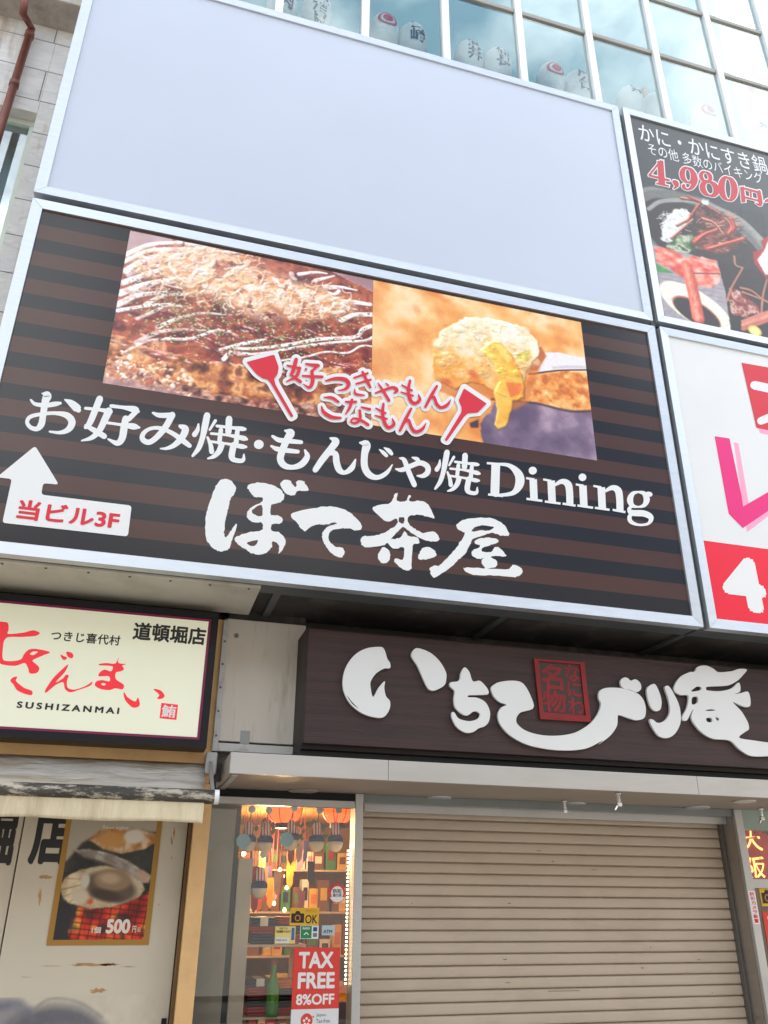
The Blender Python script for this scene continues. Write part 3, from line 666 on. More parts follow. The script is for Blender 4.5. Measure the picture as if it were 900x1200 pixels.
# ------------------------------------------------------------------ printed photographs (ink laid down by numpy on a fine mesh)
class Ink:
    def __init__(s, x0, x1, z0, z1, Y, step, seed):
        s.r = (x0, x1, z0, z1); s.Y = Y; s.st = step
        s.W = max(8, int((x1 - x0) / step)); s.H = max(8, int((z1 - z0) / step))
        s.img = np.zeros((s.H, s.W, 3)); s.h = np.zeros((s.H, s.W)); s.gl = np.full((s.H, s.W), .25); s.rs = np.random.RandomState(seed)
        s.yy, s.xx = np.mgrid[0:s.H, 0:s.W].astype(float)
    def c(s, px, py):
        p = P(px, py, s.Y); return ((p.x - s.r[0]) / s.st, (s.r[3] - p.z) / s.st)
    def noise(s, cell, octs=4, stretch=1.0):
        o = np.zeros((s.H, s.W)); amp = 1; tot = 0
        for k in range(octs):
            cx = max(cell * stretch / 2 ** k, 1.2); cy = max(cell / 2 ** k, 1.2)
            g = s.rs.rand(int(s.H / cy) + 3, int(s.W / cx) + 3)
            x = s.xx / cx; y = s.yy / cy; xi = x.astype(int); yi = y.astype(int); fx = x - xi; fy = y - yi
            fx = fx * fx * (3 - 2 * fx); fy = fy * fy * (3 - 2 * fy)
            o += amp * ((g[yi, xi] * (1 - fx) + g[yi, xi + 1] * fx) * (1 - fy) + (g[yi + 1, xi] * (1 - fx) + g[yi + 1, xi + 1] * fx) * fy)
            tot += amp; amp *= .5
        return o / tot
    def put(s, mask, col):
        m = np.clip(mask, 0, 1)[..., None]; s.img = s.img * (1 - m) + np.array(col) / 255. * m
    def fill(s, col): s.img[:] = np.array(col) / 255.
    def ramp(s, f, stops):
        xs_ = [a for a, _ in stops]; o = np.stack([np.interp(f, xs_, [c[i] / 255. for _, c in stops]) for i in range(3)], -1); return o
    def blend(s, mask, im):
        m = np.clip(mask, 0, 1)[..., None]; s.img = s.img * (1 - m) + im * m
    def ell(s, px, py, rx, ry, col=None, soft=1.5, ang=0.0, a=1.0, hh=0.0):   # radii in photograph pixels
        cx, cy = s.c(px, py); k = abs(s.c(px + 10, py)[0] - cx) / 10; rx *= k; ry *= k
        dx = s.xx - cx; dy = s.yy - cy; ca, sa = math.cos(ang), math.sin(ang)
        u = (dx * ca + dy * sa) / rx; v = (-dx * sa + dy * ca) / ry
        d = (np.sqrt(u * u + v * v) - 1) * min(rx, ry)
        m = np.clip(.5 - d / (soft + .01), 0, 1) * a
        if hh: s.h += hh * np.sqrt(np.clip(1 - u * u - v * v, 0, 1))
        if col is not None: s.put(m, col)
        return m
    def stroke(s, pts, w0, w1, col, soft=1.2, a=1.0, n=6, hh=0.0):
        q = [s.c(*p) for p in pts]
        if len(q) > 2: q = [tuple(v) for v in smooth_open(q, n)]
        k = abs(s.c(pts[0][0] + 10, pts[0][1])[0] - s.c(*pts[0])[0]) / 10
        mw = max(w0, w1) * k + 3
        x0 = int(max(min(p[0] for p in q) - mw, 0)); x1 = int(min(max(p[0] for p in q) + mw, s.W)); y0 = int(max(min(p[1] for p in q) - mw, 0)); y1 = int(min(max(p[1] for p in q) + mw, s.H))
        if x1 <= x0 or y1 <= y0: return
        X_ = s.xx[y0:y1, x0:x1]; Y_ = s.yy[y0:y1, x0:x1]; best = np.full(X_.shape, 1e9)
        n_ = len(q) - 1
        for i in range(n_):
            a_, b_ = np.array(q[i]), np.array(q[i + 1]); d = b_ - a_; l = d @ d + 1e-9
            t = np.clip(((X_ - a_[0]) * d[0] + (Y_ - a_[1]) * d[1]) / l, 0, 1)
            dist = np.hypot(X_ - a_[0] - t * d[0], Y_ - a_[1] - t * d[1]) - (w0 + (w1 - w0) * (i + t) / n_) * k / 2
            best = np.minimum(best, dist)
        if hh: s.h[y0:y1, x0:x1] += hh * np.sqrt(np.clip(-best / (max(w0, w1) * k / 2 + .01), 0, 1))
        m = np.zeros((s.H, s.W)); m[y0:y1, x0:x1] = np.clip(.5 - best / soft, 0, 1) * a
        s.put(m, col)
    def poly(s, pts, col=None, soft=1.0, a=1.0, jag=None):
        q = [s.c(*p) for p in pts]; ins = np.zeros((s.H, s.W), bool); X_, Y_ = s.xx, s.yy
        if jag is not None: X_ = X_ + jag; Y_ = Y_ + jag
        for (x1, y1), (x2, y2) in zip(q, q[1:] + q[:1]):
            cnd = ((y1 > Y_) != (y2 > Y_)); ins ^= cnd & (X_ < (x2 - x1) * (Y_ - y1) / (y2 - y1 + 1e-12) + x1)
        m = ins.astype(float)
        for _ in range(int(soft)): m = s.blur1(m)
        m *= a
        if col is not None: s.put(m, col)
        return m
    @staticmethod
    def blur1(m):
        p = np.pad(m, 1, mode='edge'); return (p[1:-1, 1:-1] * 2 + p[:-2, 1:-1] + p[2:, 1:-1] + p[1:-1, :-2] + p[1:-1, 2:]) / 6
    def blur(s, n):
        for _ in range(n): s.img = np.stack([s.blur1(s.img[..., i]) for i in range(3)], -1)
    def relight(s, k=.5, lx=-.45, ly=-.62, lz=.75, spec=.6, p=26, lo=.42, hi=1.5):   # studio light of the printed food photograph
        gy, gx = np.gradient(s.h); gx = gx * k; gy = gy * k; q = np.sqrt(gx * gx + gy * gy + 1)
        l = math.sqrt(lx * lx + ly * ly + lz * lz); d = (-gx * lx - gy * ly + lz) / q / l
        hx_, hy_, hz_ = lx, ly, lz + l; hl = math.sqrt(hx_ ** 2 + hy_ ** 2 + hz_ ** 2)
        sp_ = np.clip((-gx * hx_ - gy * hy_ + hz_) / q / hl, 0, 1) ** p; sp0 = (hz_ / hl) ** p
        s.img = np.clip(s.img * np.clip(d / (lz / l), lo, hi)[..., None] + (np.clip(sp_ - sp0 * 1.15, 0, 1) * s.gl * spec)[..., None], 0, 1)
    def build(s, name, m, parent, y):
        x0, x1, z0, z1 = s.r; org = ROOT[parent.name]
        gx = np.linspace(x0, x1, s.W); gz = np.linspace(z1, z0, s.H)
        xx, zz = np.meshgrid(gx, gz); v = np.stack([xx, np.full_like(xx, y), zz], -1).reshape(-1, 3) - np.array(org)
        i = np.arange(s.H * s.W).reshape(s.H, s.W)
        f = np.stack([i[1:, :-1], i[1:, 1:], i[:-1, 1:], i[:-1, :-1]], -1).reshape(-1, 4)
        me = bpy.data.meshes.new(name); me.vertices.add(len(v)); me.vertices.foreach_set('co', v.ravel())
        me.loops.add(f.size); me.loops.foreach_set('vertex_index', f.ravel()); me.polygons.add(len(f))
        me.polygons.foreach_set('loop_start', np.arange(0, f.size, 4)); me.polygons.foreach_set('loop_total', np.full(len(f), 4))
        me.update(calc_edges=True)
        c = np.clip(s.img, 0, 1).reshape(-1, 3); c = np.where(c <= .04045, c / 12.92, ((c + .055) / 1.055) ** 2.4)
        at = me.color_attributes.new('ink', 'FLOAT_COLOR', 'POINT'); at.data.foreach_set('color', np.concatenate([c, np.ones((len(c), 1))], 1).ravel())
        me.materials.append(m)
        o = bpy.data.objects.new(name, me); COL.objects.link(o); o.parent = parent; ROOT[o.name] = org
        return o
M['print'] = printed('glossy_food_print', .32)
M['print_matt'] = printed('poster_print', .6)

# ---- okonomiyaki
def okonomiyaki():
    k = Ink(-.428, 1.0735, 2.52 + E_, 3.603 + E_, PY, .0033, 3)
    q = crop(110, 260, 5); q2 = crop(270, 280, 5); rs = k.rs; U = rs.uniform
    k.img = k.ramp(k.noise(70), [(.3, (132, 92, 98)), (.7, (186, 152, 156))])
    jag = (k.noise(18, 4) - .5) * 20
    body = k.poly([(118, 330), (150, 300), (205, 284), (300, 288), (380, 314), (445, 345), (445, 470), (400, 485), (330, 482), (230, 470), (170, 450), (125, 420), (112, 380)], None, 2, 1, jag)
    k.blend(body, k.ramp(k.noise(34, 5), [(.25, (50, 16, 16)), (.42, (104, 34, 26)), (.55, (168, 76, 44)), (.66, (122, 44, 32)), (.8, (64, 22, 22))]))
    k.h += body * (k.noise(30, 4) * 9 + k.noise(7, 3) * 2.5); k.gl = .2 + body * .9
    # toasted flank
    side = k.poly([(116, 392), (150, 398), (190, 412), (250, 424), (330, 432), (440, 426), (440, 474), (340, 474), (250, 466), (180, 452), (130, 430)], None, 4, .95, jag)
    k.blend(side, k.ramp(k.noise(24, 5), [(.25, (60, 30, 22)), (.40, (120, 62, 36)), (.52, (196, 120, 62)), (.64, (228, 168, 104)), (.78, (118, 62, 38))]))
    k.h += side * (k.noise(14, 4) * 9); k.gl -= side * .4
    base = k.poly([(100, 420), (140, 424), (200, 447), (300, 470), (445, 474), (445, 530), (100, 530)], None, 3, 1, jag)
    k.blend(base, k.ramp(k.noise(11, 4), [(.25, (50, 30, 30)), (.42, (104, 60, 50)), (.56, (160, 104, 82)), (.68, (206, 160, 136)), (.8, (120, 70, 54))])); k.h += base * k.noise(8, 4) * 7; k.gl += base * .3
    for _ in range(190):                                        # batter crumbs
        x = U(116, 225); y = 404 + (x - 116) * .27 + U(0, 36); r_ = U(1.0, 4.4)
        k.ell(x, y, r_, r_ * U(.55, .9), [(240, 206, 172), (222, 150, 100), (184, 98, 60), (248, 230, 212), (206, 120, 76)][rs.randint(5)], 1.5, U(0, 3), .9, 3.0)
    k.poly([(116, 440), (150, 444), (230, 464), (330, 488), (445, 502), (445, 540), (100, 530)], (168, 130, 130), 5, .7, jag)
    k.poly(q((330, 690), (420, 700), (430, 800), (330, 780)), (226, 150, 110), 3, .85)
    for _ in range(34):                                         # sauce pools
        x = U(125, 430); y = 352 + (x - 125) * .15 + U(0, 58); k.ell(x, y, U(8, 26), U(2.5, 7), [(84, 18, 26), (128, 34, 34), (60, 16, 20)][rs.randint(3)], 4, U(.0, .3), .7, 2.5)
    for _ in range(60):
        x = U(120, 430); y = 350 + (x - 120) * .15 + U(0, 64); k.ell(x, y, U(1.2, 7), U(.5, 1.6), (246, 222, 222), 1.6, U(-.1, .4), .75)
    mayo = [(q((190, 190), (330, 130), (510, 120)), 7, 5), (q((180, 230), (330, 165), (560, 160), (720, 150)), 6, 6), (q((180, 290), (330, 215), (520, 190)), 9, 5), (q((165, 360), (320, 300), (480, 260)), 9, 5),
            (q((150, 420), (300, 370), (480, 330)), 10, 6), (q((140, 480), (260, 430), (420, 410)), 9, 5), (q((140, 520), (300, 490), (450, 480)), 6, 3), (q((420, 680), (560, 680), (700, 640), (800, 640)), 4, 4),
            (q((740, 750), (860, 715), (1000, 690)), 5, 5), (q((760, 800), (800, 770), (900, 775)), 6, 4),
            (q2((20, 640), (160, 640), (330, 620), (520, 585), (720, 575), (770, 530), (830, 505)), 4, 6), (q2((40, 680), (200, 665), (420, 630), (640, 600), (780, 595), (832, 570)), 3, 4), (q2((300, 710), (440, 690), (560, 660), (680, 665), (760, 630), (832, 630)), 2.4, 2.6),
            (q2((400, 205), (500, 195), (560, 205)), 5, 2), (q2((500, 240), (600, 215)), 5, 2), (q2((550, 280), (650, 285), (740, 300)), 7, 1.5), (q2((610, 385), (700, 370), (815, 380)), 8, 5), (q2((640, 480), (720, 445), (832, 440)), 6, 6),
            (q((700, 170), (800, 180), (900, 170)), 5, 4), (q((540, 130), (700, 135), (800, 150)), 5, 4)]
    for pts, a, b in mayo:
        pts = [(x + U(-.8, .8), y + U(-.8, .8)) for x, y in pts]
        k.stroke([(x, y + 1.8) for x, y in pts], a + 1, b + 1, (84, 36, 36), 3, .5); k.stroke(pts, a, b, (252, 242, 234), 1.8, .97, 6, 4.5)
    for j in range(9):
        x = U(122, 190); y = 296 + j * 13 + U(-6, 6); l = U(.4, 1.1); k.stroke([(x, y + 12), (x + 22 * l, y + U(0, 5)), (x + 48 * l, y - U(0, 5)), (x + 80 * l, y - U(-2, 4))], U(3, 8), U(2, 4), (252, 238, 230), 2.5, U(.5, .9), 6, 2)
    for _ in range(150):
        x = U(120, 435); y = 300 + (x - 120) * .17 + U(0, 110); l = U(2, 12); k.stroke([(x, y), (x + l * .5, y - U(-1, 2)), (x + l, y - U(-2, 3))], U(.6, 2.2), .5, [(250, 226, 220), (206, 112, 84), (60, 18, 20), (236, 176, 140)][rs.randint(4)], 1.5, U(.4, .85), 4, 1.5)
    cut = k.noise(9, 3) > .60                                   # sauce showing through the mayonnaise
    k.put(cut * body * .4, (150, 66, 54))
    den = (np.exp(-(((k.xx - k.c(300, 392)[0]) / 150) ** 2 + ((k.yy - k.c(300, 392)[1]) / 46) ** 2)) + .7 * np.exp(-(((k.xx - k.c(215, 352)[0]) / 80) ** 2 + ((k.yy - k.c(215, 352)[1]) / 70) ** 2)) + .8 * np.exp(-(((k.xx - k.c(385, 368)[0]) / 80) ** 2 + ((k.yy - k.c(385, 368)[1]) / 50) ** 2)))
    for _ in range(5200):                                       # green laver flakes
        x, y = U(150, 435), U(300, 430); c_ = k.c(x, y); j, i = int(c_[1]), int(c_[0])
        if 0 < j < k.H - 2 and 0 < i < k.W - 2 and rs.rand() < den[j, i]:
            k.img[j:j + rs.randint(2, 4), i:i + rs.randint(2, 5)] = np.array([(64, 70, 40), (92, 96, 52), (150, 148, 92), (48, 54, 34), (190, 184, 130)][rs.randint(5)]) / 255.; k.h[j, i] += 1.5
    # bonito: a heap of thin curled shavings
    heap = np.zeros((k.H, k.W))
    for cx_, cy_, rx_, ry_ in ((256, 318, 58, 38), (318, 342, 54, 26), (205, 316, 44, 26), (372, 350, 36, 16), (290, 350, 40, 22)):
        heap = np.maximum(heap, k.ell(cx_, cy_, rx_, ry_, None, 34, .2) * (k.noise(16, 4) > .40))
    for _ in range(3): heap = k.blur1(heap)
    k.blend(heap * .92, k.ramp(k.noise(11, 4, 1.7), [(.2, (156, 86, 52)), (.36, (226, 150, 98)), (.5, (246, 198, 150)), (.64, (254, 230, 204)), (.8, (238, 176, 122))]))
    k.h += heap * (k.noise(12, 4) * 12 + 3); k.gl = k.gl * (1 - heap) + .25 * heap
    for i in range(330):
        a = U(0, 6.283); r_ = math.sqrt(rs.rand()); g_ = i % 5
        cx, cy, sx_, sy_ = ((256, 318, 60, 42), (256, 320, 52, 38), (325, 346, 60, 28), (205, 318, 48, 28), (370, 354, 42, 20))[g_]
        x = cx + r_ * math.cos(a) * sx_; y = cy + r_ * math.sin(a) * sy_
        l = U(6, 22); th = U(0, 6.283); bend = U(-1.3, 1.3); w0 = U(1.0, 6.5) if i % 3 == 0 else U(.8, 2.6)
        p = [(x + l * u * math.cos(th + bend * u), y + l * u * math.sin(th + bend * u) * .75) for u in (-.5, -.2, .15, .5)]
        c = [(254, 238, 218), (250, 208, 160), (242, 170, 108), (255, 248, 238), (236, 146, 84), (252, 224, 196), (250, 196, 160)][rs.randint(7)]
        k.stroke([(px + .8, py + 1.4) for px, py in p], w0 + 1.4, 1.6, (140, 76, 46), 3, .3, 3); k.stroke(p, w0, w0 * U(.25, .8), c, 1.6, U(.55, .92), 4, U(1.5, 3.5))
    for i in range(34):                                         # broad translucent shavings
        x = U(175, 395); y = 304 + (x - 175) * .22 + rs.normal(0, 15); w_ = U(4, 9); th = U(0, 3.14)
        pts = [(x + w_ * math.cos(t + th) * U(.5, 1.2), y + w_ * .62 * math.sin(t + th) * U(.5, 1.2)) for t in np.linspace(0, 6.283, 7)[:-1]]
        m = k.poly(pts, [(250, 206, 178), (252, 224, 204), (248, 190, 156)][rs.randint(3)], 1, .72); k.h += m * 3 + m * k.noise(6, 2) * 3
    k.h = k.blur1(k.h); k.relight(.085, spec=.9, p=30, lo=.76, hi=1.2); k.img = np.clip((np.clip(k.img, 0, 1) ** .82 - .5) * 1.18 + .5, 0, 1)
    hz = np.clip(1.05 - (k.yy / k.H) * .8 - (k.xx / k.W) * .5, 0, 1)[..., None]  # pale haze blended into the ink, strongest at the upper left
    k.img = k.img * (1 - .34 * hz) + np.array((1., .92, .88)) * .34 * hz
    k.blur(1); k.build('okonomiyaki_print', M['print'], b2, PY - .0006)
okonomiyaki()

def monja():
    k = Ink(1.0745, 2.553, 2.522 + E_, 3.603 + E_, PY, .0033, 5)
    q = crop(430, 310, 900 / 280); rs = k.rs; U = rs.uniform
    k.img = k.ramp(k.noise(60, 4), [(.25, (232, 138, 58)), (.42, (248, 172, 88)), (.55, (252, 198, 126)), (.7, (255, 224, 176)), (.85, (250, 186, 112))])
    left = np.clip((k.c(560, 400)[0] - k.xx) / 200, 0, 1)[..., None]; k.img = k.img * (1 - .3 * left) + np.array((1., .88, .74)) * .3 * left
    for _ in range(70):                                         # blurred bits of the griddle crust
        x, y = q((U(20, 860), U(30, 640)))[0]; k.ell(x, y, U(3, 14), U(2, 7), [(255, 234, 200), (238, 150, 70), (252, 206, 140), (230, 126, 56)][rs.randint(4)], 9, U(0, 3), .4)
    for _ in range(6): k.img = np.stack([k.blur1(k.img[..., i]) for i in range(3)], -1)
    jag = (k.noise(14, 3) - .5) * 8
    vio = k.poly(q((425, 600), (470, 545), (490, 505), (560, 512), (640, 522), (760, 550), (860, 550), (880, 760), (460, 760), (430, 650)), None, 3, 1, jag)
    k.blend(vio, k.ramp(k.noise(50, 4), [(.3, (96, 76, 102)), (.55, (132, 108, 132)), (.75, (176, 150, 168))]))
    crust = k.poly(q((600, 420), (700, 402), (840, 400), (860, 548), (760, 548), (640, 520), (560, 510), (590, 470)), None, 2, 1, jag)
    k.blend(crust, k.ramp(k.noise(16, 5), [(.25, (206, 104, 36)), (.45, (240, 152, 66)), (.6, (250, 190, 110)), (.78, (254, 222, 166))])); k.h += crust * k.noise(12, 4) * 8
    k.stroke(q((470, 505), (560, 514), (640, 522), (760, 550), (855, 550)), 3, 3, (64, 40, 48), 3, .8)
    k.poly(q((385, 595), (420, 580), (420, 612), (390, 612)), (60, 40, 50), 4, .9)
    k.poly(q((615, 400), (665, 330), (720, 330), (780, 345), (835, 352), (835, 395), (720, 396), (640, 410)), (240, 234, 236), 1); k.stroke(q((700, 388), (760, 384), (835, 386)), 3, 3, (206, 196, 204), 4, .8); k.stroke(q((610, 412), (720, 398), (835, 396)), 1.8, 1.8, (60, 44, 50), 1.4)
    # soft shade under the scoop
    k.poly(q((248, 372), (262, 310), (330, 260), (600, 262), (668, 330), (640, 420), (605, 520), (548, 548), (470, 500), (380, 474), (330, 500), (262, 470)), (214, 116, 40), 16, .7)
    k.poly(q((600, 400), (620, 330), (655, 308), (674, 345), (640, 398)), (200, 104, 44), 3, .95)
    OUT = q((250, 360), (252, 300), (285, 248), (330, 222), (370, 200), (440, 203), (520, 215), (590, 238), (640, 285), (648, 330), (610, 380), (590, 410), (592, 460), (590, 500), (548, 512), (480, 480), (440, 450), (380, 440), (330, 468), (280, 440), (252, 405))
    sc = k.poly(OUT, None, 2, 1, jag)
    gy = np.clip((k.yy - k.c(*q((430, 200))[0])[1]) / (k.c(*q((430, 480))[0])[1] - k.c(*q((430, 200))[0])[1]), 0, 1)
    k.blend(sc, k.ramp(np.clip(gy * .75 + (k.noise(26, 4) - .5) * .7 + .1, 0, 1), [(0, (255, 248, 232)), (.3, (254, 234, 196)), (.52, (252, 204, 130)), (.75, (246, 164, 66)), (1, (226, 116, 36))]))
    k.h += sc * (k.noise(34, 3) * 16); k.gl = .25 + sc * .5
    for _ in range(120):                                        # cheese and batter lumps
        x, y = q((U(262, 630), U(212, 430)))[0]; r_ = U(2, 8.5); c_ = k.c(x, y); j, i = int(c_[1]), int(c_[0])
        if not (0 <= j < k.H and 0 <= i < k.W) or sc[j, i] < .6: continue
        t = np.clip(gy[j, i] + U(-.25, .25), 0, 1)
        col = np.array((255, 248, 230)) * (1 - t) + np.array((246, 172, 76)) * t
        k.ell(x, y, r_, r_ * U(.5, .85), tuple(col), 5, U(-.6, .9), .6, U(2, 6))
    for _ in range(40):
        x, y = q((U(280, 600), U(225, 420)))[0]; k.stroke([(x, y), (x + U(-7, 7), y + U(-2, 4)), (x + U(-10, 10), y + U(-3, 6))], U(1, 2.4), .8, [(255, 250, 238), (250, 190, 96), (240, 150, 60)][rs.randint(3)], 2, .55, 4, 2)
    st = k.poly(q((430, 322), (470, 286), (500, 290), (545, 340), (580, 410), (592, 460), (590, 500), (550, 515), (542, 556), (522, 608), (494, 620), (478, 600), (490, 545), (480, 484), (500, 440), (480, 380)), None, 3, 1, jag * .5)
    gx_ = np.clip((k.xx - k.c(*q((450, 300))[0])[0]) / 160, 0, 1)
    k.blend(st * .95, k.ramp(np.clip(gx_ * .5 + k.noise(22, 3) * .6, 0, 1), [(.2, (255, 214, 96)), (.5, (252, 176, 48)), (.8, (240, 136, 34))])); k.h += st * 5 + k.blur1(st) * 5 + st * k.noise(18, 2) * 8; k.gl += st * .5
    k.poly(q((520, 440), (580, 445), (588, 480), (540, 500)), (234, 104, 46), 6, .75); k.poly(q((560, 335), (612, 318), (622, 350), (580, 372)), (214, 196, 84), 5, .8); k.poly(q((478, 300), (505, 300), (545, 352), (530, 372)), (255, 224, 120), 5, .8)
    for p_ in ((300, 440), (400, 412)):
        x, y = q(p_)[0]; k.ell(x, y, 6, 4.5, (212, 84, 42), 7, .3, .6)
    k.h = k.blur1(k.blur1(k.h)); k.relight(.085, spec=.5, p=24, lo=.72, hi=1.14)
    k.blur(1); k.img = np.clip(k.img * (1 + (k.noise(2.2, 1)[..., None] - .5) * .05), 0, 1)
    k.build('monjayaki_print', M['print'], b2, PY - .0006)
monja()

def crab():
    xa, za = 3.169 + .065, UZ0 + .008 + .065
    k = Ink(xa, 5.9, za, Z(790, 222) + .02, PY, .0052, 8)
    q = crop(750, 220, 6)
    k.fill((62, 66, 67)); k.blend(np.ones((k.H, k.W)) * .5, k.ramp(k.noise(40, 3), [(.3, (50, 53, 54)), (.7, (76, 80, 81))]))
    for x in (0, 60, 125): k.stroke([(862 + x * .4, 215), (892 + x * .4, 400)], .8, .8, (20, 20, 20), 1, .6)
    jag = (k.noise(12, 3) - .5) * 9
    # earthenware pot
    k.ell(824, 282, 82, 58, (136, 136, 130), 2, .35); k.ell(824, 280, 76, 50, (112, 111, 105), 2, .35); k.ell(825, 284, 70, 44, (56, 50, 46), 2, .35); k.stroke(q((60, 150), (150, 95), (330, 90), (480, 120), (700, 220), (850, 360)), 4.5, 7, (156, 154, 148), 2)
    def mess(pts, stops, cell, a=1): k.blend(k.poly(pts, None, 2, a, jag), k.ramp(k.noise(cell, 4), stops))
    mess(q((150, 300), (180, 190), (260, 150), (340, 160), (350, 240), (280, 300), (220, 380), (150, 370)), [(.3, (178, 182, 176)), (.6, (236, 238, 234))], 7)
    for _ in range(50):
        x, y = q((k.rs.uniform(160, 330), k.rs.uniform(160, 330)))[0]; k.stroke([(x, y), (x + k.rs.uniform(-8, 8), y + k.rs.uniform(-2, 6)), (x + k.rs.uniform(-10, 10), y + k.rs.uniform(2, 9))], .9, .8, (246, 248, 246), 1, .8, 3)
    mess(q((170, 400), (260, 330), (380, 330), (400, 420), (330, 480), (220, 450)), [(.3, (40, 74, 50)), (.5, (110, 130, 90)), (.65, (214, 216, 190)), (.8, (60, 90, 60))], 12)
    mess(q((380, 130), (480, 120), (600, 190), (660, 290), (700, 340), (680, 440), (520, 460), (400, 420), (420, 300)), [(.25, (48, 30, 28)), (.5, (110, 62, 52)), (.65, (150, 84, 66)), (.8, (70, 44, 40))], 16)
    for _ in range(170):
        x, y = q((k.rs.uniform(360, 740), k.rs.uniform(130, 460)))[0]; th = k.rs.uniform(-.8, .5); l = k.rs.uniform(2, 9)
        if (x - 838) ** 2 / 32 ** 2 + (y - 272) ** 2 / 26 ** 2 < 1: k.stroke([(x, y), (x + l * math.cos(th), y + l * math.sin(th))], k.rs.uniform(.6, 1.8), .6, [(206, 130, 104), (60, 34, 32), (178, 76, 56), (226, 186, 160), (90, 44, 38)][k.rs.randint(5)], 1.2, .8)
    legs = [((290, 70), (380, 85), (480, 130), (560, 180)), ((340, 60), (430, 100), (500, 150)), ((440, 215), (520, 245), (585, 325)), ((600, 215), (640, 270), (620, 330)), ((330, 240), (380, 160), (420, 110)), ((220, 350), (300, 280), (370, 220)), ((400, 370), (460, 320), (540, 290)), ((500, 425), (600, 390), (720, 355)), ((260, 260), (330, 220), (350, 180))]
    for i, l in enumerate(legs):
        c = [(206, 120, 92), (190, 90, 70), (220, 150, 122)][i % 3]; k.stroke([(x, y + .9) for x, y in q(*l)], 3.5, 2.5, (60, 30, 26), 1.4, .8); k.stroke(q(*l), 2.6, 1.8, c, 1.3, 1, 6, 4)
    for l in (((380, 385), (450, 330), (540, 300)), ((470, 430), (600, 395), (730, 360)), ((640, 220), (660, 280), (620, 320))):
        k.stroke(q(*l), 5.0, 3.6, (178, 58, 46), 1.6, .95, 6, 6); k.stroke([(x, y - 1) for x, y in q(*l)], 1.0, .8, (230, 136, 112), 1.6, .7)
    k.poly(q((430, 100), (445, 55), (460, 85), (485, 70), (480, 120), (440, 120)), (206, 222, 206), 1)
    # lower left: crab sashimi and dipping bowl
    k.poly(q((85, 400), (250, 440), (540, 515), (600, 735), (640, 1000), (560, 1010), (180, 940)), (168, 160, 166), 1)
    for i in range(5): k.stroke(q((120, 600 + i * 30), (580, 680 + i * 30)), 1.2, 1.2, (130, 122, 132), 1.2, .6)
    k.poly(q((110, 530), (240, 600), (120, 590)), (70, 150, 70), 1)
    crabm = k.poly(q((95, 415), (180, 425), (260, 450), (330, 490), (440, 480), (540, 510), (555, 590), (570, 640), (540, 690), (470, 700), (400, 690), (390, 640), (300, 630), (250, 600), (210, 560), (150, 545), (105, 500)), None, 2, 1, jag)
    k.blend(crabm, k.ramp(k.noise(9, 4, 1.6), [(.25, (214, 70, 56)), (.45, (238, 112, 92)), (.6, (246, 160, 140)), (.8, (252, 206, 194))]))
    k.stroke(q((300, 597), (430, 600), (556, 602)), 1.6, 1.6, (130, 70, 56), 1)
    k.ell(*q((390, 840))[0], 41, 22, (170, 160, 146), 2, .42); k.ell(*q((390, 832))[0], 41, 22, (244, 238, 222), 2, .42); k.ell(*q((395, 872))[0], 27, 14.5, (196, 110, 84), 2, .40); k.ell(*q((398, 880))[0], 26, 13.5, (52, 42, 46), 2, .40)
    k.stroke(q((325, 540), (350, 640), (385, 790), (408, 910)), 12, 14, (230, 96, 72), 2, 1, 6, 9); k.stroke(q((318, 545), (345, 640), (378, 790), (402, 915)), 5, 7, (250, 160, 134), 5, .8)
    for _ in range(40):
        t = k.rs.rand(); x, y = q((322 + t * 84 + k.rs.uniform(-28, 28), 545 + t * 365))[0]; k.stroke([(x, y), (x + k.rs.uniform(-1, 2), y + k.rs.uniform(3, 8))], .8, .5, [(255, 206, 190), (206, 66, 50)][k.rs.randint(2)], 1.2, .6)
    # lower right: grilled crab
    k.poly(q((545, 515), (900, 600), (1300, 700), (1300, 1300), (640, 1020), (600, 735)), (46, 42, 40), 1)
    k.blend(k.poly(q((620, 700), (700, 720), (830, 830), (830, 880), (720, 910), (640, 880)), None, 2, 1, jag), k.ramp(k.noise(8, 4), [(.3, (110, 44, 40)), (.5, (166, 84, 74)), (.65, (226, 190, 178)), (.8, (140, 56, 48))]))
    for l in (((610, 790), (640, 700), (720, 560)), ((705, 700), (780, 720), (860, 780), (960, 840)), ((850, 900), (860, 760), (890, 640)), ((720, 730), (800, 760), (900, 800)), ((660, 480), (670, 540), (720, 560))):
        k.stroke(q(*l), 2.6, 1.8, (190, 124, 96), 1.3)
    for i in range(3): k.stroke(q((720, 940 + i * 24), (850, 890 + i * 26), (1000, 840 + i * 26), (1250, 800 + i * 26)), 4.5, 4.5, [(214, 126, 104), (226, 150, 126), (200, 110, 90)][i], 1.6)
    k.ell(*q((805, 1002))[0], 7.5, 6.5, (226, 206, 100), 1.5); k.ell(*q((805, 1002))[0], 5.5, 4.6, (240, 228, 150), 1.5)
    # white flash with a red rim at the right
    k.poly(q((1000, 300), (900, 335), (850, 370), (865, 430), (790, 450), (800, 530), (880, 630), (1000, 640)), (170, 40, 44), 1); k.poly(q((1000, 330), (900, 365), (870, 440), (820, 505), (880, 610), (1000, 600)), (240, 238, 236), 1)
    k.img[:8] = k.img[:8] * np.linspace(0, 1, 8)[:, None, None] + np.array((62, 66, 67)) / 255. * (1 - np.linspace(0, 1, 8)[:, None, None])
    k.h += k.noise(9, 4) * 5; k.h = k.blur1(k.h); k.relight(.16, spec=.4, p=20, lo=.65, hi=1.25); k.blur(1); k.build('crab_print', M['print'], b3, PY - .0006)
crab()
Q_ = crop(735, 130, 900 / 165)
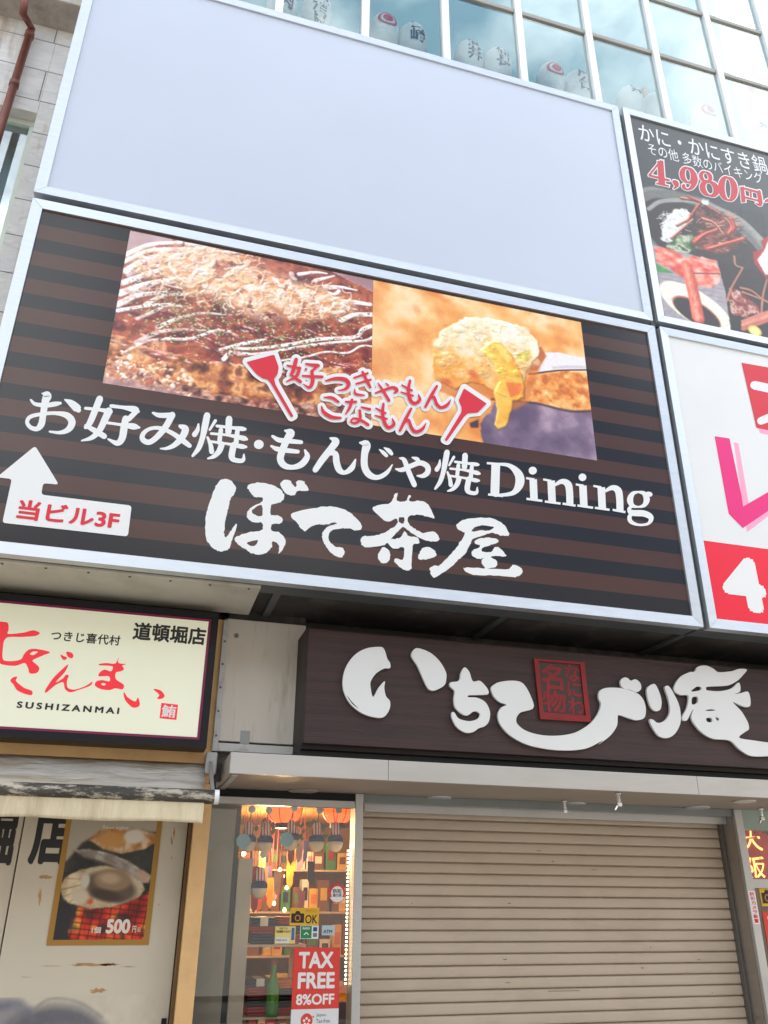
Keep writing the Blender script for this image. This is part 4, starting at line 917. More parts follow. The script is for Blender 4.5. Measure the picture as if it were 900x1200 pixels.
def bq(Y, x0, yb, x1, yt):
    a = P(*Q_((x0, yb))[0], Y); c = P(*Q_((x1, yt))[0], Y); return (a.x, c.x, a.z, c.z)
fl = Flat(PY - .0012)
fl.text('かに・かにすき鍋', bq(PY, 84, 190, 876, 298), .006); fl.text('その他 多数のバイキング', bq(PY, 138, 277, 856, 398), .002)
fl.build('white_lettering', M['white'], b3)
RING = lambda cx, cy, rx, ry, ws, wt: [(cx + rx * math.sin(t), cy - ry * math.cos(t) + .25 * rx * math.sin(t), wt + (ws - wt) * abs(math.sin(t))) for t in np.linspace(0, 2 * math.pi, 13)]
FIG = [[(214, 318, 10), (180, 362, 12), (142, 410, 14)], [(142, 412, 13), (200, 426, 13), (268, 443, 13)], [(212, 318, 38), (222, 470, 42)], [(186, 462, 10), (268, 480, 10)],
       [(300, 452, 24), (312, 462, 34), (318, 478, 22), (298, 496, 8)],
       RING(388, 410, 36, 46, 34, 11), [(424, 405, 38), (432, 445, 38), (415, 486, 26), (385, 502, 12), (362, 488, 20), (360, 478, 24)],
       RING(502, 420, 30, 30, 26, 10), RING(526, 496, 44, 44, 38, 12), RING(644, 497, 42, 72, 42, 11),
       [(734, 484, 24), (744, 584, 26)], [(728, 490, 13), (850, 522, 13)], [(842, 518, 26), (852, 585, 26), (846, 602, 14), (822, 590, 6)], [(788, 505, 12), (792, 552, 12)], [(742, 548, 11), (846, 576, 11)],
       [(884, 578, 14), (900, 570, 18), (925, 586, 18), (945, 580, 12)]]
fl = Flat(PY - .0014)
for s_ in FIG: fl.strip(Q_(*s_), widen=1.15, round_=len(s_) > 2, flat=len(s_) == 2)
fl.build('price_outline', M['white'], b3)
fl = Flat(PY - .0034)
for s_ in FIG: fl.strip(Q_(*s_), flat=len(s_) == 2)
fl.build('price_lettering', mat('faded_red_print', lin(196, 60, 66), .4), b3)

# ================================================================== UNDER THE BILLBOARDS
def T(px, py): p = P(px, py, 0); return (p.z - 1.7) / 4.0
def same_height(front, back, yf): return (4 + yf) * T(*front) / T(*back) - 4
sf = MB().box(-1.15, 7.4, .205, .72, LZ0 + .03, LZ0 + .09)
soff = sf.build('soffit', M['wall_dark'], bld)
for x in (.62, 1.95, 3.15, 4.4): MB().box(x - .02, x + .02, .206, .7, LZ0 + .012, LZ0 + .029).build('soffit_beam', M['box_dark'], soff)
M['cream_panel'] = mat('yellowed_white_panel', (.56, .53, .45), .45, var=.08, vscale=2, dirt=(.30, .27, .20), damt=.45)
sx1 = X(306, 689, .09); sz = Z(306, 689, .09); sy2 = min(.66, same_height((306, 690), (282, 721), .09))
sp_ = thing('soffit_panel', 'cream metal soffit panel above the backlit sushi sign', 'panel', (-.6, .3, sz))
MB().box(-2.4, sx1, .09, sy2, sz, sz + .025, .004).build('panel', M['cream_panel'], sp_)
MB().box(-2.4, sx1 - .003, .094, .13, sz + .026, sz + .05).build('lip', M['alu_dull'], sp_)
s_ = MB()
for k in range(9): s_.tube([(sx1 - .06 - .2 * k, .12, sz - .004), (sx1 - .06 - .2 * k, .12, sz + .002)], .007, 8)
s_.build('screw', M['box_dark'], sp_)
MB().box(X(120, 700, .62), X(215, 712, .62), .5, .6, sz - .07, sz - .03, .004).build('conduit', M['alu_dull'], sp_)

# backlit sushi sign
M['mustard'] = mat('mustard_painted_board', lin(222, 180, 124), .6, var=.08, vscale=3, dirt=lin(150, 112, 70), damt=.4, dscale=2.5)
M['frame_black'] = mat('black_sign_frame', (.014, .014, .017), .4, spec=.2)
M['frame_magenta'] = mat('magenta_trim', lin(128, 6, 70), .4)
M['lit_cream'] = mat('backlit_cream_acrylic', lin(230, 232, 208), .3, var=.02, vscale=1, emit=.06)
lx0, lx1 = -1.75, X(249, 800, .45); lz1 = Z(256.7, 719, .45); lz0 = Z(241, 876.7, .45)
ls = thing('lightbox_sign', 'backlit cream sushi restaurant sign with red brush lettering and black frame', 'sign', ((lx0 + lx1) / 2, .5, lz0))
MB().box(lx0, lx1, .452, .60, lz0, lz1).build('case', M['frame_black'], ls)
f_ = MB(); w_ = .038
f_.box(lx0, lx1, .44, .4515, lz0, lz0 + w_ - .001).box(lx0, lx1, .44, .4515, lz1 - w_ + .001, lz1).box(lx0, lx0 + w_, .44, .4515, lz0 + w_, lz1 - w_).box(lx1 - w_, lx1, .44, .4515, lz0 + w_, lz1 - w_)
f_.build('frame', M['frame_black'], ls)
f_ = MB(); a, b, c, d, u = lx0 + w_ + .001, lx1 - w_ - .001, lz0 + w_ + .001, lz1 - w_ - .001, .012
f_.box(a, b, .445, .4512, c, c + u).box(a, b, .445, .4512, d - u, d).box(a, a + u, .445, .4512, c + u + .0005, d - u - .0005).box(b - u, b, .445, .4512, c + u + .0005, d - u - .0005)
f_.build('trim', M['frame_magenta'], ls)
MB().box(a + u + .001, b - u - .001, .448, .4511, c + u + .001, d - u - .001).build('face', M['lit_cream'], ls)
N_ = crop(0, 700, 900 / 140); O_ = crop(110, 720, 6)
M['sushi_red'] = mat('red_film', lin(232, 40, 56), .4, emit=.10)
fl = Flat(.447)
fl.shape(N_((-60, 190), (30, 185), (60, 195), (65, 240), (60, 275), (180, 265), (250, 248), (300, 268), (270, 290), (170, 298), (60, 300), (30, 330), (22, 380), (18, 440), (30, 475), (100, 480), (160, 465), (180, 430), (215, 395), (270, 388), (375, 412), (330, 435), (260, 465), (245, 480), (290, 520), (295, 545), (275, 570), (225, 572), (210, 530), (185, 495), (120, 515), (40, 510), (-5, 490), (-14, 330), (-60, 290)), [N_((225, 425), (255, 408), (285, 412), (250, 435))])
fl.shape(N_((-60, 260), (-60, 290), (-200, 300), (-200, 270)))
fl.shape(N_((78, 630), (95, 605), (130, 598), (120, 630), (180, 680), (240, 705), (240, 735), (195, 730), (130, 700), (100, 655)))
fl.shape(N_((455, 432), (480, 442), (505, 455), (490, 472), (470, 465))); fl.shape(N_((500, 410), (540, 418), (553, 440), (540, 460), (510, 445)))
fl.shape(N_((515, 505), (490, 560), (420, 640), (475, 610), (495, 585), (518, 590), (505, 630), (510, 680), (560, 695), (640, 670), (697, 635), (680, 665), (600, 695), (530, 715), (490, 690), (475, 640), (420, 660), (345, 720), (340, 700), (400, 610), (470, 540)))
fl.shape(O_((175, 302), (172, 340), (225, 350), (200, 360), (212, 385), (190, 400), (155, 410), (155, 455), (205, 490), (212, 510), (200, 527), (150, 520), (110, 532), (50, 525), (8, 500), (20, 470), (60, 462), (110, 470), (105, 435), (35, 435), (40, 410), (75, 388), (120, 400), (130, 365), (40, 358), (35, 348), (90, 342), (150, 345)), [O_((50, 490), (70, 482), (85, 492), (70, 500))])
fl.shape(O_((212, 545), (235, 580), (290, 612), (310, 585), (322, 640), (275, 655), (225, 610), (210, 570))); fl.shape(O_((418, 525), (470, 535), (497, 570), (480, 592), (445, 592), (460, 565)))
fl.sharp(O_((475, 622), (592, 635), (580, 742), (462, 730)))
fl.build('red_lettering', M['sushi_red'], ls)
fl = Flat(.4462); fl.text('鮪', fl.box(O_((472, 722))[0], O_((582, 640))[0]), .02); fl.build('seal_lettering', M['white'], ls)
fl = Flat(.447)
fl.text('つきじ喜代村', fl.box((58.8, 750.2), (141.7, 745.0)), .022, 1.08); fl.text('道頓堀店', fl.box((154.7, 749.5), (242.2, 736.0)), .03); fl.text('SUSHIZANMAI', fl.box((19, 829.6), (140.3, 829.3)), .04, 1.45)
fl.build('black_lettering', M['black'], ls)

# mustard shop front with sliding door panels below
YW = .62
mz0 = Z(120, 889, YW)
sh = thing('sushi_shopfront', 'mustard painted shop front with scuffed grey sliding doors', 'shop front', (-.6, YW, 0))
px0, px1 = X(227, 964, YW), X(246.5, 964, YW)
MB().box(-3, X(262, 730, YW + .01) , YW - .005, YW + .1, mz0 - .10, sz - .0265).build('header_board', M['mustard'], sh)
MB().box(px0, px1, YW, YW + .16, 0, mz0 - .102, .003).build('post', M['mustard'], sh)
M['reveal'] = mat('brown_reveal', lin(116, 86, 48), .7, var=.2, dirt=lin(40, 30, 20), damt=.8)
M['door_grey'] = mat('scuffed_door_panel', lin(206, 196, 176), .45, var=.05, vscale=1.6, dirt=lin(150, 112, 74), dscale=4.5, damt=.55, stretch=(.5, 1, 1.6), dpos=(.62, .74))
dY = .75
dx1 = X(221, 964, dY); dxm = X(27, 964, dY)
MB().box(dx1 + .002, px0 - .001, YW + .04, dY + .05, 0, mz0 - .102).build('reveal', M['reveal'], sh)
d1 = MB().box(dxm + .006, dx1 - .002, dY, dY + .035, .02, mz0 - .103, .003).build('sliding_door', M['door_grey'], sh)
MB().box(dxm - .95, dxm - .001, dY + .012, dY + .047, .02, mz0 - .103, .003).build('sliding_door', M['door_grey'], sh)
MB().box(X(203, 1090, dY) - .012, X(203, 1090, dY) + .012, dY - .012, dY - .001, Z(190, 1215, dY), Z(192, 1193, dY), .003).build('handle', M['frame_black'], d1)
fl = Flat(dY - .001); fl.text('店', fl.box((31, 1013.5), (88, 948)), .042)
fl.build('black_lettering', M['black'], d1)
d2 = [c for c in sh.children if c.name.startswith('sliding_door')][-1]
fl = Flat(dY + .011); fl.text('堀', fl.box((-31, 1014), (24.5, 948)), .042); fl.build('black_lettering', M['black'], d2)
k = Ink(dxm + .01, X(185, 1180, dY), .55, Z(60, 1168, dY), dY - .0008, .006, 4)   # faded printed image low on the door
k.fill((206, 196, 176)); jag = (k.noise(8, 3) - .5) * 10
for (px, py, rx, ry, c, s_) in ((-10, 1210, 50, 38, (142, 138, 140), 9), (60, 1222, 62, 40, (104, 103, 108), 8), (70, 1250, 70, 44, (128, 122, 124), 8)):
    k.ell(px, py, rx, ry, c, s_)
k.stroke([(38, 1185), (52, 1173), (70, 1170), (95, 1176), (118, 1192)], 1.5, 1, (140, 136, 128), 3)
k.stroke([(0, 1180), (20, 1176), (34, 1186)], 7, 4, (100, 104, 124), 6, .7)
k.img = k.img + (k.noise(5, 3)[..., None] - .5) * .06
k.build('faded_print', M['print_matt'], d1, dY - .0009)
# mustard strip and riveted rail beside the sign
rl = thing('riveted_rail', 'narrow white riveted rail between mustard board and beige panel', 'rail', (.3, .61, 2.5))
rx0, rx1 = X(262, 730, .60), X(268.5, 730, .60)
rz0 = Z(250, 880, .60)
MB().box(rx0 + .001, rx1, .595, .612, rz0, sz - .03, .002).build('rail', mat('white_rail', (.55, .55, .54), .5, dirt=(.3, .22, .16), dscale=9, damt=.7), rl)
rv = MB()
for k_ in range(6): rv.tube([((rx0 + rx1) / 2, .5945, rz0 + .08 + .13 * k_), ((rx0 + rx1) / 2, .590, rz0 + .08 + .13 * k_)], .006, 8)
rv.build('rivet', M['box_dark'], rl)

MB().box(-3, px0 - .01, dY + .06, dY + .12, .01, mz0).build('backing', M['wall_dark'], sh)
M['peel'] = mat('peeled_tan_patch', lin(186, 146, 102), .8, var=.3, vscale=20)
DW = crop(0, 860, 900 / 260)
def patch(cx, cy, rx, ry, sd):
    r = random.Random(sd); n = 22
    fl = Flat(dY - .0006); fl.shape([(cx + rx * math.cos(2 * math.pi * i / n) * r.uniform(.45, 1.1), cy + ry * math.sin(2 * math.pi * i / n) * r.uniform(.35, 1.1)) for i in range(n)], n=2); fl.build('peeled_patch', M['peel'], d1)
for i, (x, y, rx, ry) in enumerate(((110, 1130.5, 31, 2.2), (128, 1130, 12, 2.8), (114, 1161, 12, 3.4), (54, 1028, 10, 2.6), (47, 1051, 2.4, 12), (201, 996, 1.6, 16), (204, 976, 1.2, 8), (60, 1132, 14, .7), (30, 1145, 8, .6), (150, 1133, 12, .7), (70, 1046, 3, 1), (186, 1060, 1, 1.6))): patch(x, y, rx, ry, i)

# scallop poster
pY = dY - .004
pa = P(54, 1108, pY); pb_ = P(174, 1107, pY); pz1 = pa.z + (pb_.x - pa.x) * 1.52
po = thing('scallop_poster', 'gold bordered poster of grilled scallops for 500 yen', 'poster', ((pa.x + pb_.x) / 2, pY, pa.z))
MB().box(pa.x, pb_.x, pY, pY + .003, pa.z, pz1).build('sheet', mat('gold_border_paper', lin(166, 122, 44), .5, var=.06, vscale=8), po)
W_ = crop(50, 955, 6)
k = Ink(pa.x + .027, pb_.x - .027, pa.z + .024, pz1 - .02, pY, .0034, 11)
k.fill((44, 44, 42)); jag = (k.noise(10, 3) - .5) * 7
k.blend(np.ones((k.H, k.W)) * .7, k.ramp(k.noise(24, 4), [(.3, (34, 36, 34)), (.7, (78, 76, 70))]))
k.poly(W_((150, -200), (830, -200), (810, 120), (420, 120), (280, 190), (160, 330), (170, 160)), (178, 168, 150), 6)
fire = k.poly(W_((250, 640), (430, 650), (640, 580), (760, 520), (760, 900), (150, 920), (200, 740)), None, 5, 1, jag)
k.blend(fire, k.ramp(k.noise(26, 4), [(.3, (120, 22, 16)), (.48, (216, 50, 26)), (.62, (240, 110, 40)), (.74, (250, 190, 70))]))
for i in range(-4, 16):
    k.stroke(W_((100 + i * 62, 980), (190 + i * 62, 560)), 1.1, 1.1, (44, 18, 16), 1.2, .85); k.stroke(W_((60, 560 + i * 42), (800, 640 + i * 42)), 1.1, 1.1, (44, 18, 16), 1.2, .85)
dk = k.poly(W_((60, 600), (200, 620), (240, 700), (180, 800), (200, 900), (60, 900)), (40, 38, 40), 8, .9, jag)
for _ in range(12):
    x, y = W_((k.rs.uniform(150, 700), k.rs.uniform(650, 880)))[0]; k.ell(x, y, k.rs.uniform(3, 7), k.rs.uniform(2, 4), (50, 40, 42), 4, k.rs.uniform(0, 3), .6)
def shell(pts, dark, light, cx, cy, ribs):
    m = k.poly(W_(*pts), None, 1, 1, jag * .3); k.blend(m, k.ramp(k.noise(12, 4), [(.3, dark), (.7, light)]))
    for j in range(ribs):
        t = j / (ribs - 1); p0, p1 = pts[int(t * (len(pts) - 1))], (cx, cy)
        k.stroke(W_(p0, (p0[0] * .5 + p1[0] * .5, p0[1] * .5 + p1[1] * .5)), 1.2, .5, (120, 96, 66), 1.4, .6)
shell([(320, 170), (420, 90), (640, 100), (790, 130), (800, 190), (700, 240), (560, 270), (430, 240)], (176, 120, 66), (226, 196, 160), 600, 60, 9)
k.ell(*W_((480, 170))[0], 16, 9, (206, 150, 84), 5); k.ell(*W_((640, 150))[0], 11, 8, (224, 214, 200), 4)
shell([(125, 520), (150, 440), (260, 380), (420, 350), (560, 370), (690, 450), (715, 520), (660, 580), (480, 640), (320, 650), (180, 610), (140, 570)], (186, 160, 122), (226, 208, 176), 420, 450, 14)
k.ell(*W_((480, 480))[0], 36, 18, (196, 180, 152), 3, .2); k.ell(*W_((475, 500))[0], 31, 15, (98, 82, 66), 5, .25); k.ell(*W_((490, 450))[0], 22, 12, (150, 124, 98), 4, .1); k.ell(*W_((470, 440))[0], 12, 6, (186, 160, 130), 5, .1)
k.ell(*W_((440, 560))[0], 20, 6, (70, 56, 46), 5, .2); k.ell(*W_((330, 600))[0], 4, 3, (206, 90, 50), 2); k.ell(*W_((260, 560))[0], 11, 8, (206, 190, 166), 5, .4); k.ell(*W_((300, 460))[0], 5, 8, (206, 200, 184), 3)
shell([(215, 245), (330, 235), (480, 270), (600, 320), (690, 380), (760, 420), (740, 470), (690, 470), (560, 380), (400, 320), (290, 290)], (150, 140, 128), (206, 198, 186), 700, 440, 11)
for j in range(6): k.stroke(W_((240, 250 + j * 8), (480, 290 + j * 14), (720, 420 + j * 9)), .8, .8, (96, 86, 80), 1.2, .5)
k.poly(W_((640, 400), (700, 380), (760, 425), (740, 468), (700, 472)), (196, 160, 136), 2, .8)
k.blur(1); k.build('food_print', M['print_matt'], po, pY - .0006)
fl = Flat(pY - .001)
fl.text('Baked scallop', fl.box(W_((420, 104))[0], W_((606, 78))[0]), .01); fl.text('500', fl.box(W_((440, 835))[0], W_((622, 732))[0]), .045); fl.text('1個', fl.box(W_((342, 832))[0], W_((412, 788))[0]), .02); fl.text('円', fl.box(W_((628, 826))[0], W_((660, 780))[0]), .02); fl.text('税込', fl.box(W_((664, 822))[0], W_((692, 790))[0]), .01)
fl.build('price_lettering', mat('cream_print', lin(226, 218, 204), .5), po)

# awning: rolled-out grey cover, front bar and cream valance
M['awn_top'] = mat('grimy_awning_cloth', (.56, .52, .46), .75, var=.2, vscale=4, dirt=(.36, .28, .18), dscale=5, damt=.85, stretch=(.7, 3, 3), bump=.9, bscale=12, dpos=(.46, .62))
M['awn_bar'] = mat('mouldy_front_bar', (.055, .048, .038), .6, var=.4, vscale=9, dirt=(.56, .50, .40), dscale=16, damt=.9, stretch=(.5, 1, 1.6), dpos=(.50, .60))
M['valance'] = mat('cream_valance_cloth', lin(214, 200, 168), .8, var=.07, vscale=7, dirt=lin(150, 130, 96), dscale=3, damt=.55, stretch=(2.5, 1, .5), bump=.35, bscale=22)
aw = thing('awning', 'weathered awning with mouldy front bar and cream valance', 'awning', (-.6, .3, 1.9))
ax0, ax1 = -2.6, X(252, 921, .20)
azw, azf = Z(120, 889, YW - .012), Z(120, 929, .20)
nx, ny = 60, 12; V = []; Fc = []
for j in range(ny + 1):
    for i in range(nx + 1):
        t = j / ny; x = ax0 + (ax1 - .03 - ax0) * i / nx
        z = azw + (azf + .018 - azw) * t - .035 * math.sin(math.pi * t) + .006 * math.sin(i * .9 + t * 2) * math.sin(math.pi * t)
        V.append((x, (YW - .012) + (.20 - YW + .012) * t, z))
for j in range(ny):
    for i in range(nx):
        a = j * (nx + 1) + i; Fc.append([a, a + nx + 1, a + nx + 2, a + 1])
cl = link('cover_cloth', V, Fc, M['awn_top'], aw, smooth=True)
sm = cl.modifiers.new('thickness', 'SOLIDIFY'); sm.thickness = .004
MB().tube([(ax0, .20, azf), (ax1, .20, azf)], .033, 20).build('front_bar', M['awn_bar'], aw, smooth=True)
MB().tube([(ax1, .20, azf), (ax1 + .022, .20, azf)], .034, 20).build('end_cap', M['white_paint'], aw)
V = []; Fc = []; nx = 150; vz0 = Z(120, 961, .185)
for j in range(7):
    for i in range(nx + 1):
        t = j / 6; x = ax0 + (ax1 - .045 - ax0) * i / nx
        V.append((x, .186 - .006 * t + .007 * t * math.sin(x * 31 + 2 * math.sin(x * 7)), azf - .022 + (vz0 - azf + .022) * t + .003 * t * math.sin(x * 11)))
for j in range(6):
    for i in range(nx):
        a = j * (nx + 1) + i; Fc.append([a, a + nx + 1, a + nx + 2, a + 1])
va = link('valance', V, Fc, M['valance'], aw, smooth=True); sm = va.modifiers.new('thickness', 'SOLIDIFY'); sm.thickness = .002
MB().prism([(ax1 - .012, .56, azw + .02), (ax1 - .012, .60, azw + .02), (ax1 - .012, .22, azf - .01), (ax1 - .012, .20, azf + .01)], [(ax1 + .004, .56, azw + .02), (ax1 + .004, .60, azw + .02), (ax1 + .004, .22, azf - .01), (ax1 + .004, .20, azf + .01)]).build('arm', M['alu_dull'], aw)
MB().box(ax1 - .03, ax1 + .03, .53, YW - .006, azw - .06, azw + .05, .006).build('bracket', M['alu_dull'], aw)

# beige metal panel
M['beige_panel'] = mat('stained_beige_panel', (.66, .61, .53), .5, var=.07, vscale=2, dirt=(.26, .22, .18), dscale=3.5, damt=.55, stretch=(3, 1, .5), dpos=(.52, .75))
bp_ = thing('wall_panel', 'stained beige metal wall panel beside the dark wooden shop sign', 'panel', (.6, .62, 2.6))
bx0, bx1 = X(266, 728, .62), X(345, 800, .62) + .05
bz1, bz0 = Z(300, 728, .62), Z(300, 870.5, .62)
MB().box(bx0, bx1, .615, .66, bz0, bz1, .003).build('panel', M['beige_panel'], bp_)
MB().box(rx1 + .001, bx1, .605, .66, bz0 - .055, bz0 - .012, .003).build('bottom_rail', mat('white_worn_rail', (.58, .57, .55), .5, dirt=(.2, .17, .14), dscale=8, damt=.8), bp_)
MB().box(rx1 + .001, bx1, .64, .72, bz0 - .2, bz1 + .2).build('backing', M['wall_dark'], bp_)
g = P(287, 864, .614); MB().box(g.x - .026, g.x + .026, .6125, .6145, g.z - .035, g.z + .035).build('patch', mat('grey_tape', (.36, .36, .36), .5), bp_)
g = P(277, 745, .614); MB().tube([(g.x, .6145, g.z), (g.x, .609, g.z)], .013, 14).build('bolt', mat('rusty_bolt', (.22, .18, .15), .7), bp_)

# dark wooden sign with raised white characters
def wood_mat():
    m = mat('dark_oiled_wood', lin(62, 38, 34), .55, var=.22, vscale=5, stretch=(.5, 3, 14), dirt=lin(38, 23, 21), dscale=2.5, damt=.8, bump=.25, bscale=18, dpos=(.4, .6))
    return m
M['wood'] = wood_mat(); M['wood_frame'] = mat('black_wood_frame', lin(30, 21, 20), .55, var=.2, vscale=6)
M['letter_white'] = mat('brushed_white_letter', (.74, .75, .74), .4, .1, var=.03, vscale=3)
WY = .30
wx0 = X(359, 800, WY); wz1 = Z(361.8, 736, WY); wz0 = Z(357, 870.6, WY)
wsn = thing('wooden_sign', 'dark wooden shop sign with raised white brush characters and red seal', 'sign', (2.4, .4, wz0))
MB().box(wx0, 6.2, WY, WY + .05, wz0, wz1, .004).build('board', M['wood'], wsn)
MB().box(wx0 + .0, 6.2, WY + .052, .66, wz0 - .02, wz1 + .02).build('case', M['wood_frame'], wsn)
L_ = crop(520, 755, 4.5); K2 = crop(390, 745, 900 / 140); M_ = crop(700, 765, 4.5)
tk = .016
def letter(outline, holes=()):
    f2 = Flat(WY - .006); f2.shape(outline, holes, thick=tk); f2.build('character', M['letter_white'], wsn)
letter(K2((360, 90), (385, 115), (405, 180), (425, 210), (425, 248), (380, 252), (320, 290), (280, 350), (280, 400), (298, 465), (340, 395), (385, 348), (382, 400), (395, 460), (425, 500), (420, 560), (380, 615), (320, 620), (220, 590), (130, 520), (80, 430), (70, 340), (95, 240), (160, 150), (250, 100)), [K2((103, 452), (120, 490), (150, 526), (190, 553), (155, 518), (128, 488))])
letter(K2((585, 155), (610, 105), (650, 102), (730, 135), (800, 200), (845, 280), (848, 330), (835, 375), (790, 405), (745, 418), (710, 400), (670, 320), (630, 230)))
letter(L_((105, 125), (130, 150), (148, 198), (185, 196), (220, 230), (232, 255), (225, 268), (125, 272), (122, 282), (170, 285), (215, 310), (238, 360), (232, 410), (210, 435), (180, 445), (150, 465), (110, 468), (65, 440), (38, 390), (38, 362), (50, 362), (75, 395), (130, 408), (175, 395), (185, 372), (170, 358), (150, 358), (120, 378), (90, 370), (55, 335), (48, 290), (52, 250), (28, 225), (30, 205), (75, 195), (85, 155)))
letter(L_((245, 230), (280, 205), (350, 195), (405, 205), (440, 250), (468, 320), (460, 345), (400, 362), (378, 390), (380, 420), (420, 455), (490, 478), (580, 485), (680, 470), (760, 425), (805, 370), (822, 320), (810, 285), (815, 250)) + M_((40, 188), (120, 190), (200, 215), (235, 250), (248, 300), (240, 345), (200, 358), (160, 348), (105, 330), (100, 345), (95, 390), (60, 440), (0, 485)) + L_((830, 510), (750, 550), (650, 562), (540, 555), (430, 530), (340, 480), (290, 420), (280, 370), (300, 335), (325, 322), (290, 308), (260, 280), (248, 255)))
letter(M_((115, 150), (135, 133), (155, 138), (168, 150), (195, 143), (220, 165), (222, 195), (200, 210), (165, 198), (140, 195), (120, 180)))
letter(M_((255, 190), (290, 167), (310, 190), (330, 250), (325, 300), (300, 310), (275, 290), (258, 240)))
letter(M_((348, 185), (365, 177), (385, 200), (420, 270), (432, 330), (428, 380), (400, 430), (360, 452), (315, 440), (280, 390), (268, 355), (285, 355), (310, 372), (345, 362), (370, 330), (375, 290), (365, 240)))
letter(M_((400, 175), (430, 130), (480, 105), (505, 102), (520, 78), (560, 70), (600, 85), (630, 105), (700, 100), (740, 88), (780, 92), (760, 120), (730, 150), (680, 175), (570, 182), (568, 200), (640, 205), (700, 190), (738, 160), (745, 205), (715, 220), (750, 215), (785, 208), (798, 245), (795, 285), (760, 285), (705, 262), (750, 310), (785, 370), (790, 405), (770, 420), (740, 450), (820, 465), (900, 475), (1000, 470), (1040, 500), (1000, 540), (890, 547), (800, 545), (740, 510), (690, 465), (600, 455), (540, 420), (495, 365), (488, 335), (500, 300), (485, 320), (465, 358), (445, 360), (440, 340), (465, 290), (472, 230), (430, 225), (400, 205)),
       [M_((490, 200), (520, 180), (540, 185), (535, 200), (490, 208)), M_((492, 240), (520, 235), (520, 265), (492, 275)), M_((565, 350), (590, 345), (598, 365), (575, 368)), M_((615, 342), (635, 350), (625, 362)), M_((560, 308), (590, 300), (615, 306), (590, 309))])
S_ = crop(610, 760, 10)
M['seal_red'] = mat('red_lacquer', lin(132, 12, 16), .55, var=.25, vscale=10); M['seal_dark'] = mat('seal_ground', lin(56, 40, 36), .5)
fl = Flat(WY - .0045); fl.sharp(S_((150, 120), (740, 165), (820, 865), (225, 830)), thick=.002); fl.build('seal_plate', M['seal_dark'], wsn)
fl = Flat(WY - .0075); fl.sharp(S_((150, 120), (740, 165), (820, 865), (225, 830)), [S_((208, 150), (692, 190), (757, 790), (262, 750))], thick=.008)
fl.build('seal_border', M['seal_red'], wsn)
fl = Flat(WY - .0075)
for ch, q in (('な', ((520, 380), (690, 190))), ('に', ((550, 560), (712, 400))), ('わ', ((560, 770), (740, 585))), ('名', ((245, 480), (480, 190))), ('物', ((262, 740), (520, 500)))):
    bl = S_(q[0])[0]; tr = S_(q[1])[0]; fl.text(ch, fl.box(bl, tr), .03)
fl.build('seal_lettering', M['seal_red'], wsn)
MB().box(wx0 - .01, 7.0, .40, .92, Z(440, 890, .40) - .02, wz0 - .022).build('recess', M['black_gap'], wsn)

# ================================================================== CANOPY
CY, WYN = .25, .90
ct, cb = Z(440, 890, CY), Z(440, 914, CY)
M['steel'] = mat('brushed_steel_fascia', (.50, .49, .47), .38, .7, var=.08, vscale=2.5, stretch=(.5, 1, 3), dirt=(.42, .37, .33), dscale=1.6, damt=.5)
M['soffit_metal'] = mat('dull_metal_soffit', (.36, .31, .26), .6, .25, var=.12, vscale=2)
cx0 = X(269.5, 895, CY)
ca = thing('canopy', 'brushed steel canopy with recessed lights over the shutter and shop windows', 'canopy', (2.5, .5, cb))
seams = [cx0, X(455, 905, CY), X(818, 922, CY), 6.4]
for a, b in zip(seams, seams[1:]):
    MB().box(a + .001, b - .001, CY, CY + .02, cb, ct, .002).build('fascia', M['steel'], ca)
MB().box(cx0, cx0 + .015, CY + .021, WYN, cb, ct - .002).build('end_plate', M['soffit_metal'], ca)
MB().box(cx0 + .016, 6.4, CY + .021, WYN + .02, cb + .004, cb + .03).build('soffit', M['soffit_metal'], ca)
MB().box(cx0 + .016, 6.4, CY + .021, WYN, ct - .02, ct - .004).build('top_sheet', M['alu_dull'], ca)
bc = P(232, 893, .62)
MB().prism([(cx0 + .02, CY + .06, cb - .003), (cx0 + .05, CY + .06, cb - .003), (cx0 + .05, CY + .06, cb + .003), (cx0 + .02, CY + .06, cb + .003)], [(cx0 + .02, WYN - .01, cb - .004), (cx0 + .05, WYN - .01, cb - .004), (cx0 + .05, WYN - .01, cb + .003), (cx0 + .02, WYN - .01, cb + .003)]).build('edge_trim', M['alu'], ca)
M['lamp_glass'] = mat('frosted_lamp_glass', (.72, .70, .66), .4)
def zpt(px, py, zz):                                            # a point on the horizontal plane z = zz
    d = fw + RT * ((px - 450.0) / F) - UP * ((py - 600.0) / F); return EYE + d * ((zz - EYE.z) / d.z)
for (px, py) in ((514, 935), (672, 942), (817, 946.5)):
    c = zpt(px, py, cb)
    dl = MB().lathe([(.070, -.006), (.078, -.004), (.078, .003), (.070, .003)], (c.x, c.y, cb), 28).build('downlight', M['alu'], ca, smooth=False)
    MB().lathe([(.001, -.004), (.068, -.004), (.068, -.001), (.001, -.001)], (c.x, c.y, cb), 28).build('lens', M['lamp_glass'], dl)
c = zpt(872, 939, cb)
dl = MB().lathe([(.060, -.006), (.068, -.004), (.068, .003), (.060, .003)], (c.x, c.y, cb), 28).build('downlight', M['alu'], ca)
MB().lathe([(.001, -.004), (.058, -.004), (.058, -.001), (.001, -.001)], (c.x, c.y, cb), 28).build('lens', mat('warm_lit_lamp', (1, .45, .16), .4, emit=.9), dl)
c = zpt(355, 927, cb)
MB().lathe([(.075, -.005), (.083, -.003), (.083, .003), (.075, .003)], (c.x, c.y, cb), 28).build('downlight', M['soffit_metal'], ca)
M['chrome'] = mat('chrome', (.7, .7, .7), .2, .95)
